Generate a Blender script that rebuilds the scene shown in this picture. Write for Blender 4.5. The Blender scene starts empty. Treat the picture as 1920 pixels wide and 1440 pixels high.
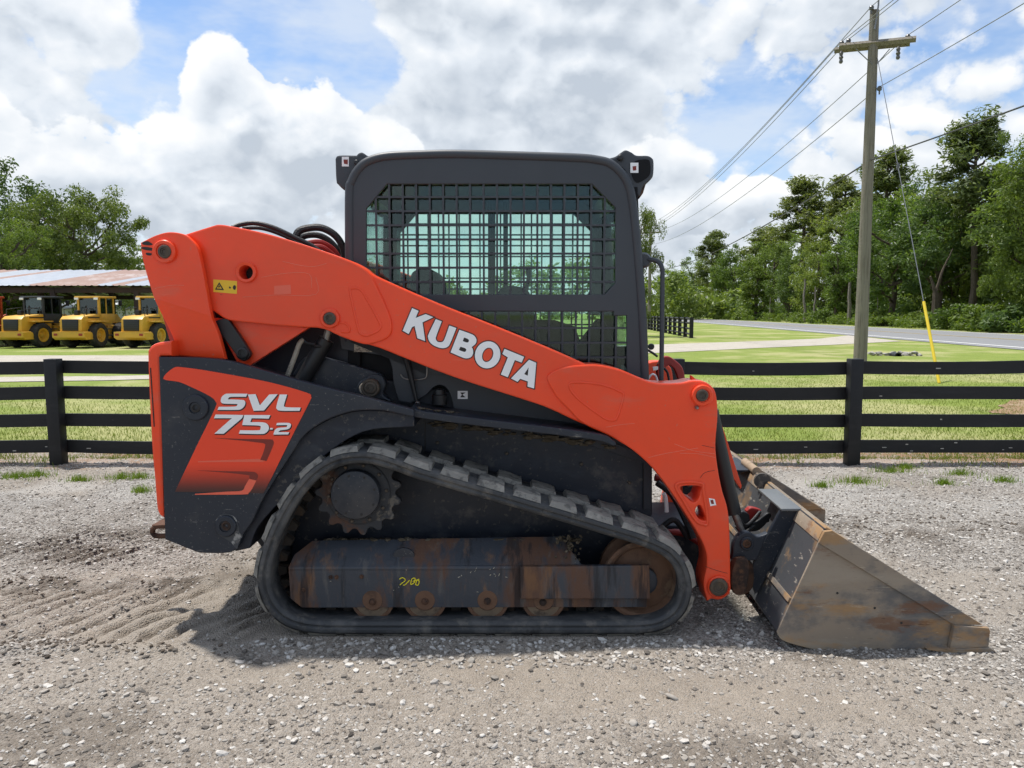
import bpy, bmesh, math, random
import numpy as np
from mathutils import Vector, Matrix

random.seed(7)
rng = np.random.default_rng(7)
scene = bpy.context.scene
COL = scene.collection
R = math.radians

# ------------------------------------------------------------------ camera
F_PX, CU, CV = 1442.0, 960.0, 720.0
CAM_H = 1.384
PITCH = math.atan((720 - 587) / F_PX)
cam_data = bpy.data.cameras.new("camera")
cam_data.sensor_width = 36.0
cam_data.sensor_fit = 'HORIZONTAL'
cam_data.lens = 36.0 * F_PX / 1920.0
cam_data.clip_start = 0.05
cam_data.clip_end = 5000
cam = bpy.data.objects.new("camera", cam_data)
COL.objects.link(cam)
cam.location = (0, 0, CAM_H)
cam.rotation_euler = (math.pi / 2 - PITCH, 0, 0)
scene.camera = cam

# ------------------------------------------------------------------ light
SUN_EL, SUN_AZ = R(71.5), R(-54)          # azimuth from +Y towards +X
sun_dir = Vector((math.cos(SUN_EL) * math.sin(SUN_AZ), math.cos(SUN_EL) * math.cos(SUN_AZ), math.sin(SUN_EL)))
sd = bpy.data.lights.new("sun", 'SUN')
sd.energy = 3.0
sd.angle = R(2.0)
sd.color = (1.0, 0.955, 0.89)
sun = bpy.data.objects.new("sun", sd)
COL.objects.link(sun)
sun.rotation_euler = (-sun_dir).to_track_quat('-Z', 'Y').to_euler()
sun.location = (0, 20, 40)

scene.view_settings.view_transform = 'Standard'
scene.view_settings.look = 'None'
scene.view_settings.gamma = 1.0
scene.view_settings.use_curve_mapping = False
scene.view_settings.exposure = 0.78
scene.cycles.use_denoising = True
scene.cycles.max_bounces = 6
scene.cycles.use_adaptive_sampling = True
scene.cycles.adaptive_threshold = 0.02
scene.cycles.transparent_max_bounces = 16
scene.cycles.caustics_reflective = False
scene.cycles.caustics_refractive = False


def D(u, v):
    a, b = (u - CU) / F_PX, -(v - CV) / F_PX
    cp, sp = math.cos(PITCH), math.sin(PITCH)
    return Vector((a, cp + b * sp, -sp + b * cp))


def W(u, v, Y):
    d = D(u, v)
    t = Y / d.y
    return Vector((d.x * t, Y, CAM_H + d.z * t))


def G(u, v):
    """ground point seen at a pixel"""
    d = D(u, v)
    t = -CAM_H / d.z
    return Vector((d.x * t, d.y * t, 0))


class NT:
    """small helper around a node tree"""
    def __init__(self, tree):
        self.t = tree
        tree.nodes.clear()

    def n(self, kind, **kw):
        nd = self.t.nodes.new(kind)
        for k, v in kw.items():
            if k.startswith('in_'):
                key = k[3:]
                nd.inputs[int(key) if key.isdigit() else key].default_value = v
            else:
                setattr(nd, k, v)
        return nd

    def l(self, a, b):
        self.t.links.new(a, b)

    def math(self, op, a, b=None, clamp=False):
        nd = self.t.nodes.new('ShaderNodeMath')
        nd.operation = op
        nd.use_clamp = clamp
        for i, x in enumerate((a, b)):
            if x is None:
                continue
            if isinstance(x, (int, float)):
                nd.inputs[i].default_value = x
            else:
                self.l(x, nd.inputs[i])
        return nd.outputs[0]

    def vmath(self, op, a, b=None):
        nd = self.t.nodes.new('ShaderNodeVectorMath')
        nd.operation = op
        for i, x in enumerate((a, b)):
            if x is None:
                continue
            if isinstance(x, (tuple, list, Vector)):
                nd.inputs[i].default_value = x
            else:
                self.l(x, nd.inputs[i])
        return nd.outputs['Value'] if op in ('LENGTH', 'DOT_PRODUCT', 'DISTANCE') else nd.outputs[0]

    def mix(self, fac, a, b, blend='MIX'):
        nd = self.t.nodes.new('ShaderNodeMix')
        nd.data_type = 'RGBA'
        nd.blend_type = blend
        for s, x in ((nd.inputs[0], fac), (nd.inputs[6], a), (nd.inputs[7], b)):
            if isinstance(x, (int, float)):
                s.default_value = x
            elif isinstance(x, (tuple, list)):
                s.default_value = (*x[:3], 1)
            else:
                self.l(x, s)
        return nd.outputs[2]

    def ramp(self, fac, lo, hi, smooth=True):
        nd = self.t.nodes.new('ShaderNodeMapRange')
        nd.interpolation_type = 'SMOOTHSTEP' if smooth else 'LINEAR'
        nd.inputs['From Min'].default_value = lo
        nd.inputs['From Max'].default_value = hi
        self.l(fac, nd.inputs['Value'])
        return nd.outputs[0]

    def noise(self, vec, scale, detail=4, rough=0.55, out='Fac', dist=0.0):
        nd = self.t.nodes.new('ShaderNodeTexNoise')
        nd.inputs['Scale'].default_value = scale
        nd.inputs['Detail'].default_value = detail
        nd.inputs['Roughness'].default_value = rough
        nd.inputs['Distortion'].default_value = dist
        if vec is not None:
            self.l(vec, nd.inputs['Vector'])
        return nd.outputs[out]


# ------------------------------------------------------------------ sky
world = bpy.data.worlds.new("World")
scene.world = world
world.use_nodes = True


def build_world():
    T = NT(world.node_tree)
    out = T.n('ShaderNodeOutputWorld')
    bg = T.n('ShaderNodeBackground')
    bg.inputs['Strength'].default_value = 0.108
    sky = T.n('ShaderNodeTexSky', sky_type='NISHITA')
    sky.sun_disc = False
    sky.sun_elevation = SUN_EL
    sky.sun_rotation = SUN_AZ
    sky.air_density = 1.0
    sky.dust_density = 0.8
    sky.ozone_density = 1.3
    tc = T.n('ShaderNodeTexCoord')
    v = tc.outputs['Generated']
    # clumps of cumulus in the sky: centre and radii (pixels of the view), weight
    def blobs(lst, v):
        acc = None
        for u, vv, ru, rv, w in lst:
            c = D(u, vv).normalized()
            s = T.vmath('SUBTRACT', v, c)
            s = T.vmath('MULTIPLY', s, (F_PX / ru, F_PX / ru, F_PX / rv))
            ln = T.vmath('DOT_PRODUCT', s, s)
            m = T.n('ShaderNodeMapRange')
            m.interpolation_type = 'SMOOTHSTEP'
            m.inputs['From Min'].default_value = 1.5
            m.inputs['From Max'].default_value = 0.0
            m.inputs['To Max'].default_value = w
            T.l(ln, m.inputs['Value'])
            acc = m.outputs[0] if acc is None else T.math('ADD', acc, m.outputs[0])
        return acc
    acc = blobs([(60, 70, 330, 170, .58), (930, 90, 370, 210, .55), (1170, 190, 190, 170, .40), (950, 300, 480, 130, .34),
                 (480, 70, 215, 120, -.72), (680, 140, 130, 95, -.50), (310, 175, 120, 55, -.40), (1360, 190, 160, 95, -.42), (1700, 110, 330, 170, .22), (1500, 60, 200, 100, .14), (600, 430, 900, 100, .34), (1500, 430, 500, 60, .26)], v)
    L2 = [(420, 165, 75, 88, .80), (500, 225, 85, 70, .55), (585, 225, 90, 75, .70), (680, 300, 130, 80, .55), (520, 345, 310, 115, .75),
          (130, 350, 350, 130, .75), (1400, 388, 150, 62, .80), (1240, 330, 100, 120, .50), (1665, 285, 180, 75, .52)]
    acc2 = blobs(L2, v)
    up2 = blobs(L2, T.vmath('ADD', v, (-0.012, 0.0, 0.03)))

    def field(vec, det, rdet):
        sv = T.vmath('MULTIPLY', vec, (1, 1, 1.3))
        n1 = T.noise(sv, 5.4, det, 0.63)
        rm = T.n('ShaderNodeTexNoise', noise_type='RIDGED_MULTIFRACTAL')
        rm.normalize = False
        for kk, x in (('Scale', 13.0), ('Detail', rdet), ('Roughness', .6), ('Lacunarity', 2.1), ('Offset', 1.0), ('Gain', 1.2)):
            rm.inputs[kk].default_value = x
        T.l(sv, rm.inputs['Vector'])
        return T.math('SUBTRACT', T.math('MULTIPLY', T.math('SUBTRACT', n1, 0.5), 1.5), T.math('MULTIPLY', rm.outputs['Fac'], 0.20))
    f0 = field(v, 7, 4)
    f1 = field(T.vmath('ADD', v, (-0.012, 0.0, 0.024)), 4, 2)
    lit = T.math('SUBTRACT', f0, f1)

    def shade(d, lo, hi, amt, base, gain, extra=None):
        # light comes from above: a puff is bright where less cloud lies above it
        s = T.math('MULTIPLY', lit, gain)
        s = T.math('SUBTRACT', s, T.math('MULTIPLY', T.ramp(d, lo, hi, False), amt))
        if extra is not None:
            s = T.math('ADD', s, extra)
        s = T.math('ADD', s, base, clamp=True)
        cc = T.n('ShaderNodeValToRGB')
        el = cc.color_ramp.elements
        el[0].position, el[0].color = 0.0, (3.0, 3.35, 3.8, 1)
        el[1].position, el[1].color = 1.0, (5.55, 5.62, 5.7, 1)
        e = el.new(0.5)
        e.color = (4.35, 4.65, 5.0, 1)
        T.l(s, cc.inputs[0])
        return cc.outputs[0]
    d0 = T.math('ADD', T.math('ADD', acc, f0), CLOUD_BIAS)
    alpha = T.ramp(d0, 0.16, 0.40)
    c0 = shade(d0, 0.30, 1.10, .38, .60, 1.45)
    d2 = T.math('ADD', T.math('ADD', acc2, T.math('MULTIPLY', f0, 1.45)), .13)
    alpha2 = T.ramp(d2, 0.12, 0.29)
    c2 = shade(d2, 0.25, 1.20, .30, .50, 1.35, T.math('MULTIPLY', T.math('SUBTRACT', acc2, up2), .85))
    # thin high veil that pales the blue
    sv = T.vmath('MULTIPLY', v, (1, 1, 2.6))
    veil = T.math('MULTIPLY', T.ramp(T.noise(sv, 4.2, 5, .62), 0.30, 0.62), 0.72)
    skyc = T.mix(1.0, sky.outputs[0], SKY_GAIN, 'MULTIPLY')
    base = T.mix(veil, skyc, (4.2, 4.6, 5.1))
    z = T.n('ShaderNodeSeparateXYZ')
    T.l(v, z.inputs[0])
    base = T.mix(T.math('MULTIPLY', T.ramp(z.outputs['Z'], 0.16, 0.0), .8), base, (4.6, 4.9, 5.25))
    col = T.mix(T.math('MULTIPLY', alpha, 0.97), base, c0)
    col = T.mix(T.math('MULTIPLY', alpha2, 0.97), col, c2)
    low = T.ramp(z.outputs['Z'], 0.0, -0.06)
    col = T.mix(low, col, (1.9, 2.0, 1.9))
    T.l(col, bg.inputs['Color'])
    T.l(bg.outputs[0], out.inputs[0])


SKY_GAIN = (.76, .84, .93)
CLOUD_BIAS = 0.37
build_world()
try:
    world.cycles.sampling_method = 'MANUAL'
    world.cycles.sample_map_resolution = 512
except Exception:
    pass


# ------------------------------------------------------------------ materials
def principled(name):
    m = bpy.data.materials.new(name)
    m.use_nodes = True
    T = NT(m.node_tree)
    out = T.n('ShaderNodeOutputMaterial')
    b = T.n('ShaderNodeBsdfPrincipled')
    T.l(b.outputs[0], out.inputs[0])
    tc = T.n('ShaderNodeTexCoord')
    return m, T, b, tc.outputs['Object'], out


def setin(T, sock, x):
    if isinstance(x, (int, float)):
        sock.default_value = x
    elif isinstance(x, (tuple, list)):
        sock.default_value = (*x[:3], 1)
    else:
        T.l(x, sock)


def bump(T, b, h, strength=0.3, dist=0.01):
    bp = T.n('ShaderNodeBump')
    bp.inputs['Strength'].default_value = strength
    bp.inputs['Distance'].default_value = dist
    T.l(h, bp.inputs['Height'])
    T.l(bp.outputs[0], b.inputs['Normal'])


def mat(name, base, rough=0.5, metal=0.0, spec=0.5, layers=(), bmp=None, coat=0.0, rvar=0.12):
    """layers: (colour, noise scale, lo, hi, amount, stretch) blended over the base one after the other"""
    m, T, b, v, out = principled(name)
    col = T.mix(0.0, base, base)
    col = T.mix(T.noise(v, 3.1, 5), tuple(c * 0.84 for c in base), tuple(min(1, c * 1.14) for c in base))
    rg = T.math('ADD', T.math('MULTIPLY', T.math('SUBTRACT', T.noise(v, 9, 5), 0.5), rvar * 2), rough)
    for (c, sc, lo, hi, amt, st) in layers:
        vv = T.vmath('MULTIPLY', v, st) if st else v
        f = T.ramp(T.noise(vv, sc, 8, 0.65), lo, hi)
        f = T.math('MULTIPLY', f, amt)
        col = T.mix(f, col, c)
        rg = T.math('ADD', rg, T.math('MULTIPLY', f, 0.3), clamp=True)
    setin(T, b.inputs['Base Color'], col)
    setin(T, b.inputs['Roughness'], rg)
    b.inputs['Metallic'].default_value = metal
    b.inputs['Specular IOR Level'].default_value = spec
    b.inputs['Coat Weight'].default_value = coat
    b.inputs['Coat Roughness'].default_value = 0.15
    if bmp:
        bump(T, b, T.noise(v, bmp[0], 6, .6), bmp[1], bmp[2])
    return m


DUST = (0.26, 0.225, 0.18)
RUST = (0.115, 0.047, 0.022)
M = {}
SCR = (26, 1, 1.2)      # stretch factors for streaks that run down or along
M['orange'] = mat('orange_paint', (0.88, 0.068, 0.015), 0.33, spec=.42, coat=.10,
                  layers=[((.70, .085, .035), 1.7, .46, .64, .40, None), ((.55, .16, .10), 5, .54, .70, .30, (.6, 1, 1.8)), ((.42, .22, .15), 60, .64, .68, .35, None), ((.80, .16, .09), 16, .66, .70, .35, (.35, 1, 3.2)),
                          ((.05, .03, .028), 7, .735, .75, .55, (.5, 1, 2.5))], bmp=(2.5, .06, .01))
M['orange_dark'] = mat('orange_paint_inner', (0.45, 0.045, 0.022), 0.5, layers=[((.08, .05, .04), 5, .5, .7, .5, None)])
M['navy'] = mat('navy_paint', (0.016, 0.021, 0.031), 0.42, spec=.42,
                layers=[((.036, .041, .050), 4, .55, .8, .5, None), ((.22, .21, .19), 22, .64, .68, .5, (.4, 1, 2.2)),
                        (DUST, 2.3, .52, .72, .16, None), ((.25, .235, .21), 90, .63, .66, .5, None)], bmp=(3, .05, .01))
M['navy_dusty'] = mat('navy_paint_dusty', (0.017, 0.021, 0.031), 0.48, spec=.4,
                      layers=[((.05, .05, .052), 5, .52, .75, .6, None), (DUST, 9, .64, .74, .35, (1, 1, 1.6))])
M['hull'] = mat('hull_paint', (0.010, 0.014, 0.024), 0.45, spec=.4, layers=[(DUST, 7, .54, .70, .22, None), ((.16, .14, .11), 30, .58, .64, .4, None), ((.035, .04, .05), 3, .48, .6, .7, (1, 1, 2))])
M['cab'] = mat('cab_grey_paint', (0.046, 0.052, 0.060), 0.46, spec=.42,
               layers=[((.075, .08, .085), 2.5, .5, .75, .4, None), ((.30, .29, .27), 40, .735, .75, .5, None)])
M['cab_dark'] = mat('cab_interior', (0.010, 0.0105, 0.012), 0.7, spec=.2)
M['black'] = mat('black_plastic', (0.010, 0.010, 0.011), 0.45, layers=[((.06, .058, .055), 12, .62, .74, .3, None)])
M['hose'] = mat('hose_rubber', (0.012, 0.012, 0.013), 0.5, bmp=(160, .5, .004), layers=[(DUST, 30, .6, .7, .2, None)])
M['rubber'] = mat('track_rubber', (0.046, 0.048, 0.051), 0.62, spec=.35,
                  layers=[((.125, .122, .117), 5, .46, .62, .65, None), ((.20, .18, .15), 13, .52, .66, .45, None), ((.012, .012, .013), 9, .56, .66, .6, None)], bmp=(60, .3, .004))
M['lug'] = mat('dusty_track_lug', (0.24, 0.226, 0.198), 0.85, spec=.2,
               layers=[((.075, .073, .07), 18, .49, .62, .7, None), ((.36, .335, .29), 12, .52, .66, .6, None)], bmp=(70, .6, .006))
M['tooth'] = mat('dirty_drive_tooth', (0.035, 0.029, 0.024), 0.85, spec=.2, layers=[((.10, .06, .035), 14, .5, .66, .6, None)])
M['rust'] = mat('rusty_steel', (0.105, 0.055, 0.034), 0.75, spec=.25,
                layers=[((.030, .025, .023), 7, .46, .56, .85, None), ((.22, .105, .05), 14, .60, .72, .5, None),
                        ((.25, .22, .18), 20, .68, .74, .4, None)], bmp=(45, .5, .004))
M['sprocket'] = mat('worn_sprocket', (0.030, 0.032, 0.036), 0.6, spec=.35, layers=[((.10, .05, .03), 6, .55, .64, .75, None), ((.20, .175, .14), 16, .56, .64, .55, None)], bmp=(45, .4, .004))
M['idler'] = mat('rusty_idler', (0.15, 0.082, 0.05), 0.7, spec=.25, layers=[((.05, .036, .03), 6, .50, .62, .6, None), ((.24, .16, .10), 12, .55, .66, .5, None)], bmp=(45, .4, .004))
M['frame'] = mat('track_frame_paint', (0.045, 0.051, 0.062), 0.45, spec=.4,
                 layers=[((.115, .055, .030), 2.6, .46, .56, .88, (1.6, 1, .45)), ((.20, .105, .05), 7, .54, .68, .6, (1.6, 1, .5)), ((.02, .02, .022), 5, .52, .62, .75, (3, 1, .3)),
                         ((.12, .11, .10), 9, .56, .68, .6, (2, 1, .4)), ((.50, .47, .40), 42, .72, .74, .85, (.8, 1, 1.2))],
                 bmp=(40, .35, .004))
M['steel'] = mat('worn_steel', (0.30, 0.285, 0.26), 0.42, metal=.7, layers=[(RUST, 12, .52, .68, .6, None), ((.05, .045, .04), 20, .58, .7, .6, None)])
M['pin'] = mat('pin_steel', (0.085, 0.070, 0.055), 0.55, metal=.5, layers=[((.19, .13, .08), 30, .5, .65, .6, None), ((.02, .018, .016), 20, .55, .7, .7, None)])
M['bucket'] = mat('bucket_steel', (0.265, 0.215, 0.162), 0.6, spec=.35, metal=.1,
                  layers=[((.105, .108, .112), 1.6, .50, .60, .8, (1, 1, 1.5)), ((.36, .21, .09), 3.0, .52, .62, .75, (.6, 1, 1.6)),
                          ((.34, .29, .225), 4.2, .48, .64, .55, (.5, 1, 2)), ((.18, .085, .042), 4.6, .57, .66, .7, (.6, 1, 2)),
                          ((.50, .43, .33), 30, .62, .68, .45, (.3, 1, 2.4)), ((.03, .028, .026), 26, .64, .68, .5, (.4, 1, 3))], bmp=(26, .22, .004))
M['bucket_back'] = mat('bucket_back_steel', (0.070, 0.074, 0.080), 0.5, spec=.4, metal=.2,
                       layers=[((.24, .15, .075), 4, .54, .64, .75, None), ((.34, .31, .26), 26, .60, .65, .7, (1, .4, 1.4))], bmp=(26, .2, .004))
M['bucket_in'] = mat('bucket_inside_steel', (0.34, 0.215, 0.125), 0.6, metal=.2, layers=[((.16, .09, .05), 6, .5, .68, .6, None), ((.40, .34, .27), 12, .58, .7, .5, None)])
M['white'] = mat('white_print', (0.86, 0.86, 0.85), 0.4)
M['black_print'] = mat('black_print', (0.012, 0.008, 0.008), 0.45)
M['red_shadow_print'] = mat('dark_red_print', (0.20, 0.020, 0.010), 0.42)
M['light_print'] = mat('light_orange_print', (0.80, 0.13, 0.07), 0.42)
M['yellow_print'] = mat('yellow_print', (0.80, 0.50, 0.02), 0.4)
M['cream_print'] = mat('cream_print', (0.50, 0.46, 0.36), 0.6, layers=[((.10, .09, .08), 60, .5, .56, .7, (1, 1, 2.5))])
M['chalk'] = mat('yellow_chalk', (0.80, 0.68, 0.02), 0.7)
M['cream_hose'] = mat('dirty_cream_sleeve', (0.38, 0.34, 0.27), 0.8, layers=[((.06, .05, .045), 30, .5, .6, .6, None)])
M['red_part'] = mat('red_part', (0.33, 0.022, 0.016), 0.45, layers=[((.06, .03, .03), 9, .5, .7, .5, None)])


def glass_mat(name, tint, refl=0.10):
    m = bpy.data.materials.new(name)
    m.use_nodes = True
    T = NT(m.node_tree)
    out = T.n('ShaderNodeOutputMaterial')
    tr = T.n('ShaderNodeBsdfTransparent')
    tr.inputs[0].default_value = (*tint, 1)
    gl = T.n('ShaderNodeBsdfGlossy')
    gl.inputs['Roughness'].default_value = 0.03
    gl.inputs['Color'].default_value = (.9, 1, .97, 1)
    fr = T.n('ShaderNodeFresnel')
    fr.inputs['IOR'].default_value = 1.5
    mx = T.n('ShaderNodeMixShader')
    T.l(T.math('ADD', T.math('MULTIPLY', fr.outputs[0], 0.55), refl, clamp=True), mx.inputs[0])
    T.l(tr.outputs[0], mx.inputs[1])
    T.l(gl.outputs[0], mx.inputs[2])
    T.l(mx.outputs[0], out.inputs[0])
    return m


M['glass'] = glass_mat('green_tinted_glass', (0.83, 0.935, 0.90), 0.015)
M['glass_dark'] = glass_mat('dark_window_glass', (0.22, 0.27, 0.28), 0.05)


def decal_mat():
    m, T, b, v, out = principled('orange_decal_print')
    z = T.n('ShaderNodeSeparateXYZ')
    T.l(v, z.inputs[0])
    zl = W(400, 926, 3.168).z
    zh = W(400, 862, 3.168).z
    f = T.ramp(z.outputs['Z'], zl, zh)
    o = T.mix(T.noise(v, 3, 4), (.80, .052, .013), (.90, .062, .016))
    c = T.mix(f, (.05, .018, .014), o)
    sc = T.ramp(T.noise(T.vmath('MULTIPLY', v, (.4, 1, 3)), 18, 7, .65), .70, .73)
    c = T.mix(T.math('MULTIPLY', sc, .4), c, (.6, .3, .2))
    setin(T, b.inputs['Base Color'], c)
    b.inputs['Roughness'].default_value = .36
    return m


M['decal'] = decal_mat()


# ------------------------------------------------------------------ mesh helpers
def new_obj(name, mesh, parent=None, material=None):
    if isinstance(material, str):
        material = M[material]
    if material is not None and len(mesh.materials) == 0:
        mesh.materials.append(material)
    o = bpy.data.objects.new(name, mesh)
    COL.objects.link(o)
    if parent is not None:
        o.parent = parent
    return o


def world_loc(o):
    p = Vector((0, 0, 0))
    while o is not None:
        p += o.location
        o = o.parent
    return p


def tag(o, label=None, cat=None, group=None, kind=None):
    for k, x in (('label', label), ('category', cat), ('group', group), ('kind', kind)):
        if x:
            o[k] = x
    return o


def thing(name, loc, label, cat, group=None, rz=0.0):
    o = bpy.data.objects.new(name, None)
    o.empty_display_size = 0.1
    COL.objects.link(o)
    o.location = loc
    o.rotation_euler = (0, 0, rz)
    return tag(o, label, cat, group)


def finish(me, angle=35):
    me.polygons.foreach_set('use_smooth', [True] * len(me.polygons))
    try:
        me.set_sharp_from_angle(angle=R(angle))
    except Exception:
        pass
    me.update()


def bm_obj(name, bm, material, parent=None, local=False, angle=35):
    """link a bmesh; coordinates are world unless local"""
    if parent is not None and not local:
        bmesh.ops.translate(bm, verts=bm.verts, vec=-world_loc(parent))
    me = bpy.data.meshes.new(name)
    bm.normal_update()
    bm.to_mesh(me)
    bm.free()
    finish(me, angle)
    return new_obj(name, me, parent, material)


def np_mesh(name, verts, faces, smooth=True):
    """verts (n,3), faces (m,k) arrays"""
    me = bpy.data.meshes.new(name)
    verts = np.asarray(verts, dtype=np.float32)
    faces = np.asarray(faces, dtype=np.int32)
    k = faces.shape[1]
    me.vertices.add(len(verts))
    me.vertices.foreach_set('co', verts.ravel())
    me.loops.add(faces.size)
    me.loops.foreach_set('vertex_index', faces.ravel())
    me.polygons.add(len(faces))
    me.polygons.foreach_set('loop_start', np.arange(0, faces.size, k, dtype=np.int32))
    try:
        me.polygons.foreach_set('loop_total', np.full(len(faces), k, dtype=np.int32))
    except Exception:
        pass
    me.polygons.foreach_set('use_smooth', np.full(len(faces), smooth))
    me.update(calc_edges=True)
    return me


def smooth_path(pts, seg=5, closed=True):
    """Catmull-Rom through 2D points; a third entry marks a corner"""
    n = len(pts)
    P = [Vector((p[0], p[1])) for p in pts]
    corner = [len(p) > 2 for p in pts]
    out = []
    rngn = range(n) if closed else range(n - 1)
    for i in rngn:
        a, b = i, (i + 1) % n
        p1, p2 = P[a], P[b]
        p0 = P[a - 1] if (closed or a > 0) else p1
        p3 = P[(b + 1) % n] if (closed or b < n - 1) else p2
        if corner[a]:
            p0 = p1 - (p2 - p1)
        if corner[b]:
            p3 = p2 + (p2 - p1)
        if corner[a] and corner[b]:
            out.append(p1)
            continue
        for k in range(seg):
            t = k / seg
            q = 0.5 * ((2 * p1) + (p2 - p0) * t + (2 * p0 - 5 * p1 + 4 * p2 - p3) * t * t + (3 * p1 - p0 - 3 * p2 + p3) * t ** 3)
            out.append(q)
    if not closed:
        out.append(P[-1])
    return [(q.x, q.y) for q in out]


def C(pts):
    """every point a corner"""
    return [(p[0], p[1], 1) for p in pts]


def curve_mesh(contours, thick, bev=0.0, offset=0.0, res=1):
    """2D contours (x, z) -> mesh filled with holes, centred on y = 0, thickness along y"""
    cu = bpy.data.curves.new('c', 'CURVE')
    cu.dimensions = '2D'
    cu.fill_mode = 'BOTH'
    cu.extrude = max(thick / 2 - bev, 0)
    cu.bevel_depth = bev
    cu.bevel_resolution = res
    cu.offset = offset - bev
    for c in contours:
        sp = cu.splines.new('POLY')
        sp.points.add(len(c) - 1)
        for p, q in zip(sp.points, c):
            p.co = (q[0], q[1], 0, 1)
        sp.use_cyclic_u = True
    ob = bpy.data.objects.new('c', cu)
    COL.objects.link(ob)
    me = bpy.data.meshes.new_from_object(ob)
    bpy.data.objects.remove(ob)
    bpy.data.curves.remove(cu)
    me.transform(Matrix(((1, 0, 0, 0), (0, 0, -1, 0), (0, 1, 0, 0), (0, 0, 0, 1))))
    return me


def plate(name, px, Y0, Y1, material, parent, bev=0.004, holes=(), seg=5, offset=0.0, closed_smooth=True):
    """outline traced in the photo at depth Y0, real thickness Y0..Y1"""
    def conv(c):
        return [(w.x, w.z) for w in (W(u, v, Y0) for u, v in smooth_path(c, seg))]
    me = curve_mesh([conv(px)] + [conv(h) for h in holes], Y1 - Y0, bev, offset)
    me.transform(Matrix.Translation(Vector((0, (Y0 + Y1) / 2, 0)) - world_loc(parent)))
    finish(me, 30)
    return new_obj(name, me, parent, material)


def circ(u, v, r, n=24, r2=None, rot=0.0):
    r2 = r2 or r
    out = []
    for k in range(n):
        a = 2 * math.pi * k / n
        x, y = r * math.cos(a), r2 * math.sin(a)
        out.append((u + x * math.cos(rot) - y * math.sin(rot), v + x * math.sin(rot) + y * math.cos(rot), 1))
    return out


def lathe(name, centre, profile, material, parent, axis='Y', n=32, angle=35, caps=True):
    """profile: (radius, distance along axis) list, closed by caps where radius is 0"""
    bm = bmesh.new()
    rings = []
    for r, d in profile:
        ring = []
        for k in range(n):
            a = 2 * math.pi * k / n
            x, z = r * math.cos(a), r * math.sin(a)
            p = {'Y': (x, d, z), 'X': (d, x, z), 'Z': (x, z, d)}[axis]
            ring.append(bm.verts.new(Vector(p) + Vector(centre)))
        rings.append(ring)
    for a, b in zip(rings, rings[1:]):
        for k in range(n):
            bm.faces.new((a[k], a[(k + 1) % n], b[(k + 1) % n], b[k]))
    if caps:
        bm.faces.new(rings[0])
        bm.faces.new(list(reversed(rings[-1])))
    bmesh.ops.recalc_face_normals(bm, faces=bm.faces)
    return bm_obj(name, bm, material, parent, angle=angle)


def add_box(bm, lo, hi, bev=0.0):
    lo, hi = Vector(lo), Vector(hi)
    r = bmesh.ops.create_cube(bm, size=1)
    vs = r['verts']
    for v in vs:
        v.co = Vector(((lo.x + hi.x) / 2 + v.co.x * (hi.x - lo.x), (lo.y + hi.y) / 2 + v.co.y * (hi.y - lo.y), (lo.z + hi.z) / 2 + v.co.z * (hi.z - lo.z)))
    if bev:
        es = list({e for v in vs for e in v.link_edges})
        bmesh.ops.bevel(bm, geom=es, offset=bev, segments=2, affect='EDGES', profile=0.5)
    return vs


def box(name, lo, hi, material, parent, bev=0.0, local=False):
    bm = bmesh.new()
    add_box(bm, lo, hi, bev)
    return bm_obj(name, bm, material, parent, local=local)


def add_tube(bm, pts, rad, n=8, cap=True):
    pts = [Vector(p) for p in pts]
    rad = rad if isinstance(rad, (list, tuple)) else [rad] * len(pts)
    rings = []
    up = Vector((0, 0, 1))
    prev = None
    for i, p in enumerate(pts):
        t = (pts[min(i + 1, len(pts) - 1)] - pts[max(i - 1, 0)]).normalized()
        if prev is None:
            s = t.cross(up)
            if s.length < 1e-3:
                s = t.cross(Vector((1, 0, 0)))
        else:
            s = prev - t * prev.dot(t)
        s.normalize()
        prev = s
        q = t.cross(s)
        rings.append([bm.verts.new(p + (s * math.cos(2 * math.pi * k / n) + q * math.sin(2 * math.pi * k / n)) * rad[i]) for k in range(n)])
    for a, b in zip(rings, rings[1:]):
        for k in range(n):
            bm.faces.new((a[k], b[k], b[(k + 1) % n], a[(k + 1) % n]))
    if cap:
        bm.faces.new(rings[0])
        bm.faces.new(list(reversed(rings[-1])))


def tube(name, pts, rad, material, parent, n=10, smooth=None):
    if smooth:
        P = [Vector(p) for p in pts]
        out = []
        for i in range(len(P) - 1):
            p0, p1, p2, p3 = P[max(i - 1, 0)], P[i], P[i + 1], P[min(i + 2, len(P) - 1)]
            for k in range(smooth):
                t = k / smooth
                out.append(0.5 * ((2 * p1) + (p2 - p0) * t + (2 * p0 - 5 * p1 + 4 * p2 - p3) * t * t + (3 * p1 - p0 - 3 * p2 + p3) * t ** 3))
        out.append(P[-1])
        pts = out
    bm = bmesh.new()
    add_tube(bm, pts, rad, n)
    bmesh.ops.recalc_face_normals(bm, faces=bm.faces)
    return bm_obj(name, bm, material, parent)


def mirror_copy(o, parent):
    """the same part on the far side; the thing's origin lies on its centre line"""
    c = o.copy()
    COL.objects.link(c)
    c.parent = parent
    c.scale = (1, -1, 1)
    return c


# ================================================================== the compact track loader
YC = 3.99
loader = thing('track_loader', (0, YC, 0), 'orange and navy compact track loader with caged cab and rusty bucket on gravel', 'track loader')


def rp(px, Y):
    return px * Y * 1.02 / F_PX


def mirror_tree(o, skip=()):
    c = mirror_copy(o, o.parent)
    for ch in list(o.children):
        if ch.name.split('.')[0] in skip:
            continue
        k = ch.copy()
        COL.objects.link(k)
        k.parent = c
    return c


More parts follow.
